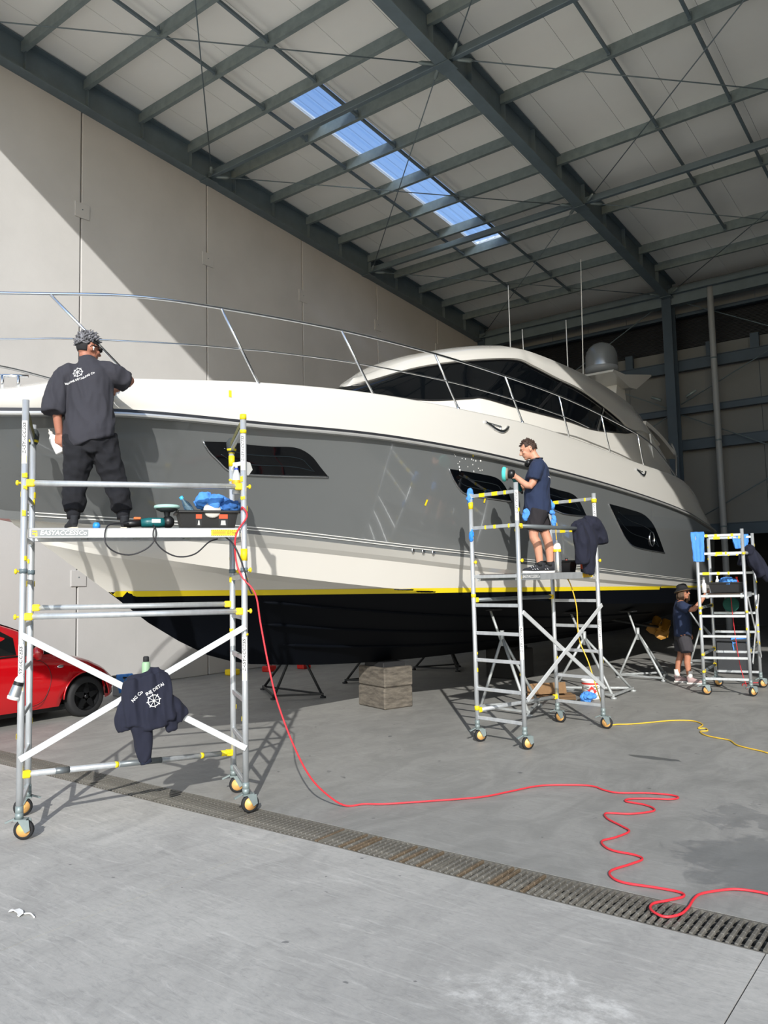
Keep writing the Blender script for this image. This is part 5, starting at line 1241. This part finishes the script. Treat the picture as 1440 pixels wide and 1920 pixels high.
# ================================================================ cords
M_REDC = mat('red_cord', 'D8323C', .5); M_YELC = mat('yellow_cord', 'E3B93A', .5); M_BLKC = mat('black_cable', '1B1B1F', .5)
pr1 = C1[1]
red = [(pr1.x-.05, pr1.y+.02, 2.47), (pr1.x+.03, pr1.y-.045, 2.53), (pr1.x+.06, pr1.y-.02, 2.45), (pr1.x-.02, pr1.y-.07, 2.3), (pr1.x-.06, pr1.y-.04, 2.1), (pr1.x+.0, pr1.y-.03, 1.95), (pr1.x+.10, pr1.y+.03, 1.8), (pr1.x+.14, pr1.y+.05, 1.55), (pr1.x+.2, pr1.y+.08, 1.2), (pr1.x+.26, pr1.y+.12, .9),
       (pr1.x+.36, pr1.y+.2, .55), (-4.60, 4.93, .28), (-4.52, 5.08, .10), (-4.45, 5.2, .014)]
red += [(x, y, .012) for x, y in ((-4.36, 5.33), (-4.22, 5.42), (-3.95, 5.70), (-3.65, 6.04), (-3.52, 6.35), (-3.4, 6.64), (-3.18, 6.82), (-3.0, 6.89), (-2.86, 6.82), (-2.72, 6.80), (-2.5, 6.93), (-2.32, 6.97), (-2.25, 6.92), (-2.29, 6.84), (-2.45, 6.76), (-2.58, 6.66), (-2.57, 6.58), (-2.42, 6.57), (-2.32, 6.51), (-2.3, 6.42), (-2.42, 6.26), (-2.58, 6.18),
        (-2.52, 6.05), (-2.36, 5.93), (-2.27, 5.84), (-2.30, 5.66), (-2.35, 5.53), (-2.29, 5.43), (-2.2, 5.38), (-2.06, 5.38), (-1.99, 5.33), (-2.02, 5.2), (-2.08, 5.02), (-2.04, 4.92), (-1.94, 4.87), (-1.76, 4.90), (-1.62, 4.91), (-1.58, 4.86), (-1.63, 4.76), (-1.69, 4.66), (-1.67, 4.57), (-1.58, 4.52), (-1.52, 4.60), (-1.51, 4.72), (-1.52, 4.85), (-1.51, 4.95), (-1.44, 5.06), (-1.36, 5.14), (-1.25, 5.17), (-1.1, 5.17), (-.7, 5.2))]
b = MB(); b.tube(curve(red, 6), .0075, 8); single('extension_cord', b, M_REDC, 'red extension cord from the nearest scaffold looping across the floor', 'cord')
p2_ = C2[1]
ye = [Q(-.33, -.25, .02), (p2_.x-.42, p2_.y-.12, 1.94), (p2_.x-.30, p2_.y-.16, 1.80), (p2_.x-.25, p2_.y-.1, 1.5), (p2_.x-.28, p2_.y, 1.1), (p2_.x-.18, p2_.y+.03, .8), (p2_.x-.10, p2_.y+.05, .5), (p2_.x-.04, p2_.y+.12, .2), (-3.98, 9.72, .03), (-3.9, 9.85, .012)]
ye += [(x, y, .01) for x, y in ((-3.75, 9.98), (-3.6, 10.2), (-3.42, 10.45), (-3.2, 10.55), (-3.02, 10.35), (-3.0, 10.1), (-2.92, 10.12), (-2.86, 9.98), (-2.92, 9.9), (-2.82, 9.72), (-2.66, 9.62), (-2.5, 9.55), (-2.36, 9.32), (-2.1, 9.16), (-1.9, 9.08), (-1.2, 9.2))]
b = MB(); b.tube(curve(ye, 6), .0075, 8); single('extension_cord', b, M_YELC, 'yellow extension cord from the middle scaffold along the floor', 'cord')
def D1(a, w, z): return V((C1[0].x, C1[0].y, 0))+u1*a+v1*w+UP*z
b = MB(); b.tube(curve([D1(.78, .10, 2.40), D1(.62, .03, 2.38), D1(.60, -.02, 2.24), D1(.68, -.02, 2.16), D1(.80, -.02, 2.14), D1(.92, -.02, 2.19), D1(.985, -.015, 2.27), D1(.99, -.01, 2.34), D1(.97, .04, 2.385)], 6), .006, 8)
b.tube(curve([D1(.98, .0, 2.37), D1(.97, -.02, 2.28), D1(1.04, -.02, 2.18), D1(1.16, -.02, 2.12), D1(1.3, -.01, 2.14), D1(1.42, .03, 2.24), D1(1.5, .1, 2.27)], 6), .006, 8)
b.tube(curve([D1(1.55, .12, 2.3), D1(1.62, .0, 2.22), D1(1.69, -.03, 2.05), D1(1.74, -.04, 1.86), D1(1.77, -.03, 1.8)], 6), .007, 8)
single('power_cable', b, M_BLKC, 'thin black power cable hanging in loops under the nearest deck', 'cable')
b = MB(); b.tube(curve([(-3.42, 13.6, 1.52), (-3.40, 13.62, 1.0), (-3.36, 13.68, .4), (-3.3, 13.8, .012), (-3.5, 14.4, .01), (-3.1, 14.8, .01), (-2.6, 15.0, .01), (-1.6, 15.4, .01)], 6), .006, 6); single('extension_cord', b, M_REDC, 'thin red cord hanging through the right scaffold to the shaded floor', 'cord')

# ================================================================ things on and around the scaffolds
def rag(name, label, p, d, w, h1, h2, m, seed, r=.03, thick=.006, group=None):
    """cloth folded over a bar at p running along d: hangs h1 one side, h2 the other"""
    p = V(p); d = V(d).normalized(); n = d.cross(UP).normalized(); rows = []; N = 13
    for j in range(N):
        s = (j/(N-1)-.5)*w; row = []
        for i in range(15):
            t = i/14*(h1+h2+math.pi*r)-h1
            if t < 0: q = n*(r+.012*math.sin(j*1.7+seed)*(-t)/h1)+UP*t
            elif t < math.pi*r: a = t/r; q = n*(r*math.cos(a))+UP*(r*math.sin(a))
            else: z = t-math.pi*r; q = -n*(r+.02*math.sin(j*1.3+seed*2)*z/h2)-UP*z
            k = noise.noise(V((j*.45+seed, i*.4, seed)))
            sh = 1-.25*abs(q.z)/max(h1, h2)+.15*noise.noise(V((i*.5, seed, 0)))
            row.append(p+d*(s*sh)+q+n*(.02*k)+UP*(.015*noise.noise(V((j*.3, seed, i*.2)))*(1 if q.z < 0 else .2)))
        rows.append(row)
    b = MB(); b.sheet(rows, thick); return single(name, b, m, label, 'cloth', group)
def wad(name, label, c, r, m, seed, amp=.25, group=None, cat='cloth'):
    b = MB(); random.seed(seed)
    for k in range(6): b.ball(V(c)+V((random.uniform(-1, 1)*r[0]*.5, random.uniform(-1, 1)*r[1]*.5, random.uniform(-.4, .5)*r[2])), (r[0]*random.uniform(.4, .7), r[1]*random.uniform(.4, .7), r[2]*random.uniform(.4, .8)))
    me = folds(fuse(b, .009, 2), max(r)*amp, (16, 16, 16), seed); return single(name, me, m, label, 'cloth', group)
# polisher lying on the near deck
q = D1(1.0, .18, 2.36)
pm = thing('polisher', 'teal polisher lying pad up on the nearest scaffold deck', 'polisher', tuple(q))
b = MB(); b.tube([q+u1*(-.12)+UP*.05, q+u1*(-.06)+UP*.055, q+u1*.02+UP*.055, q+u1*.07+UP*.055], [.036, .042, .042, .04], 14); part('motor_body', b, M_TEAL, pm)
b = MB(); b.tube([q+u1*(-.26)+UP*.04, q+u1*(-.2)+UP*.045, q+u1*(-.12)+UP*.05], [.022, .03, .03], 12); part('handle_grip', b, M_BLACK, pm); b = MB(); b.ball(q+u1*.10+UP*.06, (.055, .05, .055)); part('gear_head', b, M_BLACK, pm)
b = MB(); b.box(q+u1*(-.15)+UP*.09, (.06, .03, .02), (u1, v1, UP), bev=.006); part('switch', b, mat('orange_plastic', 'E0703A', .4), pm)
b = MB(); b.lathe([(.02, .0), (.03, .05), (.035, .06)], q+u1*.09+UP*.10, UP, 14); part('spindle', b, M_BLACK, pm)
b = MB(); b.lathe([(.0, .0), (.05, .0), (.09, .02), (.092, .026), (0, .026)], q+u1*.09+UP*.145, UP, 28); part('backing_plate', b, mat('dark_plate', '2E3234', .6), pm)
b = MB(); b.lathe([(0, .028), (.1, .028), (.108, .038), (.105, .052), (.09, .058), (0, .058)], q+u1*.09+UP*.145, UP, 32); part('foam_pad', b, M_PAD2, pm)
b = MB(); b.box(q+u1*.0+UP*.065-v1*.045, (.07, .004, .03), (u1, v1, UP)); part('rating_label', b, M_STICK, pm)
def crate(label, o, eu, ev, L, Wd, H, m=M_BLACK, stickers=True, handle=True):
    o = V(o); t = thing('tool_crate', label, 'crate', tuple(o)); b = MB(); th = .006
    def ring(k, z): return [o+eu*(sx*L/2*k)+ev*(sy*Wd/2*k)+UP*z for sx, sy in ((-1, -1), (1, -1), (1, 1), (-1, 1))]
    A_, B_, C_, D_ = ring(.88, 0), ring(1, H), ring(.98, H), ring(.86, .008)
    b.add(A_+B_+C_+D_, [(0, 3, 2, 1)]+[(i, (i+1) % 4, 4+(i+1) % 4, 4+i) for i in range(4)]+[(4+i, 4+(i+1) % 4, 8+(i+1) % 4, 8+i) for i in range(4)]+[(8+i, 8+(i+1) % 4, 12+(i+1) % 4, 12+i) for i in range(4)]+[(12, 13, 14, 15)]); part('tub', b, m, t)
    b = MB()
    R_ = ring(1.04, H); 
    for i in range(4): b.beam(R_[i], R_[(i+1) % 4], .03, .022, bev=.004)
    part('rim', b, m, t)
    if stickers:
        for s0, s1 in ((-.22, -.12), (.17, .32)):
            b = MB(); b.add([o+eu*(L*s)+ev*(-Wd/2*(.885+.115*zz/H)-.002)+UP*zz for s, zz in ((s0, .02), (s1, .02), (s1, H*.85), (s0, H*.85))], [(0, 1, 2, 3)]); st = part('label', b, mat('dark_label', '202224', .5), t)
            b = MB(); b.add([o+eu*(L*s)+ev*(-Wd/2*(.885+.115*zz/H)-.0035)+UP*zz for s, zz in ((s0, H*.6), (s1, H*.6), (s1, H*.85), (s0, H*.85))], [(0, 1, 2, 3)]); part('print', b, mat('orange_print', 'D9512C', .5), st)
            b = MB(); b.add([o+eu*(L*s)+ev*(-Wd/2*(.885+.115*zz/H)-.0035)+UP*zz for s, zz in ((s0+.03, .035), (s1-.03, .035), (s1-.04, H*.5), (s0+.04, H*.5))], [(0, 1, 2, 3)]); part('print', b, mat('grey_print', 'B9B9B7', .5), st)
    return t
oc = D1(1.44, .34, 2.36)
crate('black plastic tool crate full of cloths on the nearest scaffold deck', oc, u1, v1, .50, .32, .15)
b = MB(); b.lathe([(0, 0), (.033, 0), (.035, .02), (.033, .05), (.035, .08), (.033, .12), (.014, .16), (.013, .18)], oc+u1*-.12+v1*-.08+UP*.12, (u1*-.55+UP*.8-v1*.1).normalized(), 18)
wbt = thing('water_bottle', 'clear water bottle with a blue cap in the nearest tool crate', 'bottle', tuple(oc+UP*.1)); part('bottle_body', b, mat('clear_blue_plastic', '9CC4DC', .08, trans=.8), wbt)
b = MB(); b.lathe([(.016, .175), (.017, .2), (0, .202)], oc+u1*-.12+v1*-.08+UP*.12, (u1*-.55+UP*.8-v1*.1).normalized(), 14); part('cap', b, mat('sky_blue_cap', '3FB2E8', .4), wbt)
wad('cloth', 'pale blue microfibre cloth heaped in the nearest tool crate', oc+u1*.05+v1*-.03+UP*.22, (.15, .13, .09), M_BLUE, 3)
wad('cloth', 'deep blue cloth hanging over the right end of the nearest tool crate', oc+u1*.20+v1*-.06+UP*.19, (.10, .11, .07), mat('deep_blue_cloth', '2E5F9E', .9, bump=.25, bscale=250), 4)
b = MB(); b.lathe([(0, .012), (.07, .012), (.076, 0), (.07, -.02), (0, -.02)], oc+u1*.03+v1*-.14+UP*.165, (-v1*.9+UP*.4).normalized(), 24); single('foam_pad', b, mat('grey_foam', 'BDBAB2', .9, bump=.3, bscale=200), 'round grey foam pad leaning in the nearest tool crate', 'pad')
b = MB(); b.lathe([(0, 0), (.03, 0), (.03, .03), (.02, .05), (0, .052)], D1(.53, .16, 2.362), UP, 14); single('plastic_cup', b, mat('bright_blue_plastic', '2E8FE0', .4), 'small blue plastic cap between the shoes of the worker at the bow', 'cap')
# trigger sprayer standing on the brace by the right post
sp = thing('spray_bottle', 'grey trigger spray bottle with yellow band beside the nearest scaffold post', 'bottle', tuple(D1(1.66, .17, 2.70)))
o_ = D1(1.665, .10, 2.655)
b = MB(); b.lathe([(0, 0), (.038, 0), (.04, .01), (.04, .13), (.035, .16), (.02, .20), (.016, .215)], o_, UP, 20); part('bottle_body', b, mat('pale_grey_bottle', 'BFC4C6', .4), sp)
b = MB(); b.lathe([(.0405, .085), (.0412, .087), (.0412, .118), (.0405, .12)], o_, UP, 20); part('tape_band', b, mat('orange_tape', 'E5A72A', .5), sp)
b = MB(); b.lathe([(.017, .205), (.018, .225), (.012, .23)], o_, UP, 14); part('collar', b, mat('blue_plastic', '2B3FA8', .4), sp)
b = MB(); b.beam(o_+UP*.255-u1*.03, o_+UP*.27+u1*.05, .022, .035, bev=.006); b.tube([o_+UP*.22, o_+UP*.26], .012, 8); b.tube([o_+UP*.25-u1*.025, o_+UP*.225-u1*.04, o_+UP*.2-u1*.035], .006, 6); part('trigger', b, M_WHITE, sp)
b = MB(); b.tube([o_+UP*.27+u1*.05, o_+UP*.273+u1*.065], .010, 8); part('nozzle', b, mat('blue_plastic', '2B3FA8', .4), sp)
b = MB(); b.prism([(-.02, -.06), (.0, -.06), (.035, -.01), (.015, .05), (-.02, .06)], D1(1.755, .03, 2.87), u1, UP, .02); single('scraper_card', b, mat('pale_grey_card', '9A9B98', .6), 'small pale grey card tucked behind the nearest scaffold post', 'card')
# cup-like spray can hung on the left post
o_ = D1(-.055, -.02, 1.05); ax = (UP*.94+u1*.3).normalized()
can = thing('spray_bottle', 'silver and white bottle hanging on the left post before the red car', 'bottle', tuple(o_))
b = MB(); b.lathe([(0, 0), (.045, 0), (.047, .02), (.045, .025)], o_, ax, 20); b.lathe([(.036, .135), (.034, .155), (.02, .18), (.012, .185), (.012, .205), (0, .206)], o_, ax, 20); part('cap', b, M_WHITE, can)
b = MB(); b.lathe([(.044, .022), (.040, .08), (.037, .11)], o_, ax, 20); part('bottle_body', b, mat('brushed_silver', 'B9BCBD', .25, metal=.8), can)
b = MB(); b.lathe([(.0372, .108), (.0362, .137)], o_, ax, 20); part('band', b, M_BLACK, can)
# ---- navy jacket over the crossed braces
JS = .86; jc = D1(.93, -.045, 1.03)
jk = thing('jacket', 'navy jacket with a white ship wheel print draped over the crossed braces', 'jacket', tuple(jc-UP*.55))
def J(a, b_, z): return jc+u1*(a*JS)+v1*b_+UP*(z*JS)
b = MB()
limb(b, [J(-.15, -.03, .13), J(-.13, -.05, -.05), J(-.12, -.06, -.27)], [.06, .085, .10]); limb(b, [J(.0, -.03, .17), J(.02, -.055, -.05), J(.05, -.06, -.30)], [.075, .10, .11]); limb(b, [J(.10, -.02, .18), J(.13, -.04, .0), J(.16, -.05, -.24)], [.06, .075, .075])
b.tube([J(-.17, .0, .10), J(-.05, .01, .12), J(.06, .02, .17), J(.14, .0, .16)], [.05, .06, .06, .045], 10)
limb(b, [J(-.07, -.05, -.22), J(-.05, -.05, -.38), J(-.02, -.05, -.60)], [.085, .072, .05]); limb(b, [J(.14, -.02, -.05), J(.21, -.0, -.14), J(.30, .03, -.24)], [.07, .075, .07]); limb(b, [J(-.17, -.03, -.08), J(-.21, -.04, -.2), J(-.19, -.04, -.30)], [.06, .07, .06]); limb(b, [J(.2, -.03, -.2), J(.21, -.03, -.34)], [.045, .04])
jm = fuse(b, .009, 6)
for v in jm.vertices:                       # cloth is thin: flatten front to back
    k = (v.co-jc).dot(v1); v.co -= v1*(k+.04)*.35
jm = folds(jm, .022, (11, 11, 3.6), 77.)
JK = part('jacket_body', jm, M_NAVY, jk)
b = MB(); bj = Sh(bvh_of(JK.data), jc-UP*.55); v_, f_ = wheel2d(.05); on_surface(b, v_, f_, J(.045, -.3, -.05), u1, UP, v1, bj, .004)
part('back_print', b, MATS['white_print'], JK)
for txt, x, z, rot in (('INE DETAI', .055, .05, .5), ('NG Co', -.10, -.005, .75)):
    b = MB(); v_, f_ = text2d(txt, .034, bold=.01); c, s = math.cos(rot), math.sin(rot); v_ = [(a*c-e*s, a*s+e*c) for a, e in v_]; on_surface(b, v_, f_, J(x, -.3, z), u1, UP, v1, bj, .004); part('back_print', b, MATS['white_print'], JK)
b = MB(); b.tube([J(-.03, -.05, -.56), J(-.015, -.05, -.62)], [(.046, .036), (.044, .034)], 14, ref=u1); part('cuff', b, mat('navy_ribbing', '1C2338', .95, bump=.4, bscale=150), JK)
o_ = D1(.92, .10, 1.05); gb = thing('drink_bottle', 'green drink bottle with dark cap behind the draped navy jacket', 'bottle', tuple(o_))
b = MB(); b.lathe([(0, 0), (.032, 0), (.034, .01), (.034, .20), (.028, .215), (.02, .22)], o_, UP, 18); part('bottle_body', b, mat('sage_green_bottle', '8FB08C', .5), gb)
b = MB(); b.lathe([(.022, .218), (.024, .222), (.024, .255), (.018, .262), (0, .263)], o_, UP, 14); part('cap', b, M_RUB, gb)
# ---- by the wall
cb = thing('storage_box', 'small grey box by the wall in front of the red car', 'box', (-12.0, 8.25, 0)); b = MB(); b.box((-12.0, 8.25, .16), (.34, .3, .32), bev=.015); part('tub', b, mat('mid_grey_box', '7C7F80', .7), cb)
b = MB(); b.box((-12.0, 8.25, .33), (.37, .33, .03), bev=.01); part('lid', b, M_TRIM, cb)
rag('cloth', 'blue cloth draped over the grey box by the wall', (-11.86, 8.13, .36), (.3, .95, 0), .26, .28, .1, M_BLUE, 2.2)
for x, y, m_, lab in ((-12.35, 12.0, M_REDP, 'red tool case on the shaded floor beyond the bow stand'), (-12.05, 12.75, M_REDP, 'smaller red case right of the other by the wall'), (-12.6, 11.2, M_YEL, 'yellow case by the wall left of the red ones')):
    t = thing('tool_case', lab, 'case', (x, y, 0)); b = MB(); b.box((x, y, .06), (.2, .26, .12), bev=.02); part('shell', b, m_, t); b = MB(); b.tube([(x, y-.06, .12), (x, y-.06, .15), (x, y+.06, .15), (x, y+.06, .12)], .01, 6); part('handle', b, M_BLACK, t)
# ---- middle scaffold clutter
def D2(a, w, z): return V((C2[0].x, C2[0].y, 0))+u2*a+v2*w+UP*z
o_ = D2(1.08, .22, 1.93); fl_ = thing('flask', 'steel flask with white and yellow top beside the polishing worker', 'flask', tuple(o_))
b = MB(); b.lathe([(0, 0), (.045, 0), (.047, .01), (.047, .24), (.04, .26)], o_, UP, 20); part('flask_body', b, mat('brushed_silver', 'B9BCBD', .25, metal=.8), fl_)
b = MB(); b.lathe([(.049, .255), (.05, .28), (.045, .285)], o_, UP, 20); part('yellow_ring', b, M_YEL, fl_)
b = MB(); b.lathe([(.046, .285), (.05, .31), (.04, .35), (.015, .37), (.01, .40)], o_, UP, 20); part('cap', b, M_WHITE, fl_)
b = MB(); b.tube(curve([o_+UP*.38, o_+UP*.5-u2*.01, o_+UP*.58+u2*.02, o_+UP*.62-u2*.0, o_+UP*.56-u2*.03, o_+UP*.5], 6), .006, 6); part('lanyard', b, M_YELC, fl_)
oc = D2(1.30, .34, 1.93); crate('black crate of polish bottles on the middle scaffold deck', oc, u2, v2, .36, .28, .14, stickers=False)
for k, (a, w, h, m_, lab) in enumerate(((-.1, -.02, .22, M_REDP, 'red bottle at the left of the middle scaffold crate'), (.0, .04, .20, M_WHITE, 'white bottle in the centre of the middle scaffold crate'), (.08, -.05, .17, mat('orange_red', 'C8452C', .4), 'orange red tin at the right of the middle scaffold crate'))):
    t = thing('bottle', lab, 'bottle', tuple(oc+u2*a+v2*w+UP*.01)); b = MB(); c = oc+u2*a+v2*w+UP*.01; b.lathe([(0, 0), (.03, 0), (.032, .01), (.032, h*.7), (.014, h*.85), (.014, h*.9)], c, UP, 16); part('bottle_body', b, m_, t); b = MB(); b.lathe([(.016, h*.9), (.016, h), (0, h)], c, UP, 12); part('cap', b, M_BLACK, t)
o_ = D2(1.49, .12, 1.93); t = thing('bottle', 'dark bottle with orange label by the right post of the middle scaffold', 'bottle', tuple(o_)); b = MB(); b.lathe([(0, 0), (.032, 0), (.034, .01), (.034, .13), (.015, .17), (.015, .2), (0, .2)], o_, UP, 16); part('bottle_body', b, mat('dark_bottle', '2A2B30', .3), t); b = MB(); b.lathe([(.035, .04), (.0352, .11)], o_, UP, 16); part('label', b, mat('orange_print', 'D9512C', .5), t)
jc = D2(1.38, .0, 2.46); jk2 = thing('jacket', 'navy jacket hung over the rail end of the middle scaffold', 'jacket', tuple(jc-UP*.45))
def J(a, b_, z): return jc+u2*a+v2*b_+UP*z
b = MB(); limb(b, [J(-.15, .0, .02), J(-.16, -.04, -.15), J(-.13, -.03, -.42)], [.07, .09, .075]); limb(b, [J(.0, .02, .05), J(-.02, -.05, -.2), J(-.02, -.03, -.55)], [.09, .095, .06]); limb(b, [J(.02, .0, .06), J(.14, -.03, .05), J(.24, -.04, -.08), J(.27, -.05, -.18)], [.09, .105, .10, .08]); limb(b, [J(.1, .0, 0), J(.1, -.03, -.25)], [.09, .06])
b.tube([J(-.2, .02, .02), J(.0, .03, .06), J(.2, .02, .04)], [.05, .07, .06], 10); part('jacket_body', folds(fuse(b, .010, 5), .024, (9, 9, 4), 91.), M_NAVY, jk2)
# glove and cloth wraps on the middle scaffold
wad('cloth', 'blue cloth wrapped on the left back post top of the middle scaffold', V((C2[2].x, C2[2].y, 2.86)), (.05, .05, .085), M_BLUE, 11, .2)
wad('cloth', 'bright blue cloth tied lower on the left back post of the middle scaffold', V((C2[2].x+.02, C2[2].y-.02, 2.40)), (.035, .035, .085), mat('bright_blue_cloth', '2F86E8', .85), 12, .2)
wad('cloth', 'blue cloth on the back rail right of the polishing worker', V((C2[3].x+.04, C2[3].y-.06, 2.82)), (.05, .05, .07), M_BLUE, 13, .2)
# bucket, cardboard and cloth on the floor
o_ = V((-5.05, 11.75, 0)); bk = thing('bucket', 'white pail with red hazard label on the floor behind the middle scaffold', 'bucket', tuple(o_))
b = MB(); b.lathe([(0, 0), (.13, 0), (.14, .01), (.158, .27), (.165, .275), (.165, .29), (.155, .29), (.135, .03), (0, .03)], o_, UP, 28); part('pail', b, M_WHITE, bk)
b = MB(); b.lathe([(.1555, .225), (.1575, .25)], o_, UP, 28); part('red_band', b, M_REDP, bk)
dv = V((.38, -.92, 0)); tv = V((.92, .38, 0))
b = MB(); b.prism([(0, -.075), (.075, 0), (0, .075), (-.075, 0)], o_+dv*.154+UP*.13, tv, UP, .004); part('hazard_diamond', b, M_REDP, bk)
b = MB(); b.prism([(-.03, .0), (.03, .0), (.02, .03), (.0, .05), (-.02, .03)], o_+dv*.160+UP*.11, tv, UP, .002); part('print', b, M_STICK, bk)
b = MB()
for a, y0, w, h in ((-.06, .045, .05, .006), (.07, .06, .05, .006), (-.07, .19, .06, .008), (.06, .195, .07, .008)): b.prism([(a-w/2, 0), (a+w/2, 0), (a+w/2, h), (a-w/2, h)], o_+dv*.163+UP*y0, tv, UP, .002)
part('print', b, M_INK, bk)
b = MB(); b.tube(curve([o_+tv*.16+UP*.25, o_+tv*.12+dv*.1+UP*.18, o_+dv*.168+UP*.15, o_-tv*.12+dv*.1+UP*.18, o_-tv*.16+UP*.25], 5), .004, 6); part('handle', b, M_STEEL2, bk)
b = MB(); b.box((-5.62, 11.5, .02), (.75, .5, .008), (V((.9, .43, 0)), V((-.43, .9, 0)), UP)); b.box((-5.6, 11.68, .03), (.5, .35, .008), (V((.8, .6, 0)), V((-.6, .8, 0)), V((0, 0, 1)))); b.box((-5.72, 11.56, .13), (.6, .25, .008), (V((.85, .5, .05)).normalized(), V((-.4, .7, .55)).normalized(), V((.3, -.45, .8)).normalized())); single('cardboard', b, mat('brown_cardboard', '8A6B4A', .9, var=.1, scale=20), 'flattened brown cardboard on the floor left of the white pail', 'cardboard')
wad('cloth', 'crumpled blue cloth on the floor between cardboard and white pail', V((-5.0, 11.42, .06)), (.13, .10, .07), M_BLUE, 15)
# ---- right scaffold clutter
def D3(a, w, z): return C3[0]+(C3[1]-C3[0])*a+(C3[2]-C3[0])*w+UP*z
rag('cloth', 'large blue cloth hanging from the top left of the right scaffold', D3(.03, .0, 2.50), u3, .2, .44, .3, M_BLUE, 5.1)
rag('cloth', 'blue cloth folded over the top back rail of the right scaffold', D3(.75, 1.0, 2.48), u3, .26, .2, .2, M_BLUE, 6.3)
oc = D3(.53, .25, 1.57); crate('black crate of cloths and polish on the right scaffold deck', oc, u3, v3, .50, .30, .15, stickers=False)
for k, (a, h, m_, lab) in enumerate(((-.12, .25, M_WHITE, 'white bottle in the right scaffold crate'), (.16, .23, M_REDP, 'red handled brush in the right scaffold crate'), (.05, .2, mat('dark_red', '8E2B26', .5), 'dark red bottle in the middle of the right scaffold crate'))):
    c = oc+u3*a+v3*.03+UP*.01; b = MB(); b.lathe([(0, 0), (.028, 0), (.03, .01), (.03, h*.7), (.013, h*.85), (.015, h), (0, h)], c, UP, 14); single('bottle', b, m_, lab, 'bottle')
wad('cloth', 'light blue cloth lying on the right scaffold crate', oc+u3*.03-v3*.06+UP*.17, (.12, .09, .05), M_BLUE, 17)
b = MB(); c = D3(.08, .12, 1.57); b.lathe([(0, 0), (.035, 0), (.035, .14), (.02, .16), (.016, .24), (.0, .245)], c, UP, 16); single('bottle', b, M_WHITE, 'white bottle on the deck left of the right scaffold crate', 'bottle')
b = MB(); c = D3(.5, .75, 1.36); b.lathe([(0, .03), (.1, .03), (.125, .015), (.12, -.02), (0, -.03)], c, (.35, -.93, .1), 26); t = single('buffing_pad', b, mat('dark_green_pad', '1E5A50', .8), 'dark green round pad hanging under the right scaffold deck', 'pad')
jc = D3(1.02, .55, 2.18); jk3 = thing('jacket', 'navy jacket hung over the side rail of the right scaffold', 'jacket', tuple(jc-UP*.45))
def J(a, b_, z): return jc+u3*a+v3*b_+UP*z
b = MB(); limb(b, [J(.0, -.1, .05), J(.06, -.12, -.12), J(.16, -.1, -.36)], [.07, .10, .07]); limb(b, [J(.0, .1, .05), J(.1, .06, -.15), J(.28, .0, -.42)], [.08, .11, .06]); limb(b, [J(-.05, .0, .02), J(-.12, .0, -.2)], [.08, .07]); b.tube([J(.0, -.22, .03), J(.0, 0, .06), J(.0, .22, .03)], [.06, .075, .06], 10)
part('jacket_body', folds(fuse(b, .011, 5), .024, (9, 9, 4), 95.), M_NAVY, jk3)
# dark tote with a cloth behind the right scaffold
tt = thing('tote_bin', 'dark grey tote standing behind the right scaffold', 'bin', (-4.0, 15.9, 0)); b = MB(); b.box((-4.0, 15.9, .3), (.55, .45, .6), bev=.04); part('tub', b, mat('charcoal_plastic', '3C3E41', .6), tt); b = MB(); b.box((-4.0, 15.9, .62), (.6, .5, .05), bev=.02); part('lid', b, mat('charcoal_plastic', '3C3E41', .6), tt)
rag('cloth', 'blue cloth draped over the dark grey tote', (-3.85, 15.75, .68), (.9, .4, 0), .3, .25, .2, M_BLUE, 7.7)
bn = thing('wheelie_bin', 'blue bin in the dark at the right edge', 'bin', (-3.35, 17.6, 0)); b = MB(); b.prism([(-.22, .05), (.22, .05), (.28, 1.0), (-.28, 1.0)], (-3.35, 17.9, 0), (1, 0, 0), (0, 0, 1), .55); part('tub', b, mat('blue_bin_plastic', '1F5E94', .5), bn)
b = MB(); b.box((-3.35, 17.62, 1.03), (.6, .62, .06), bev=.02); part('lid', b, mat('blue_bin_plastic', '1F5E94', .5), bn)
# scrap of paper on the apron
b = MB(); b.sheet([[V((-4.72+.03*i, 2.46+.012*j+.02*math.sin(i*.9), .006+.012*abs(math.sin(i*1.3+j)))) for j in range(4)] for i in range(5)], .002); b.tube(curve([(-4.62, 2.5, .006), (-4.58, 2.52, .01), (-4.52, 2.51, .006)], 4), .005, 5); single('paper_scrap', b, M_WHITE, 'crumpled white scrap on the apron at the lower left', 'litter')
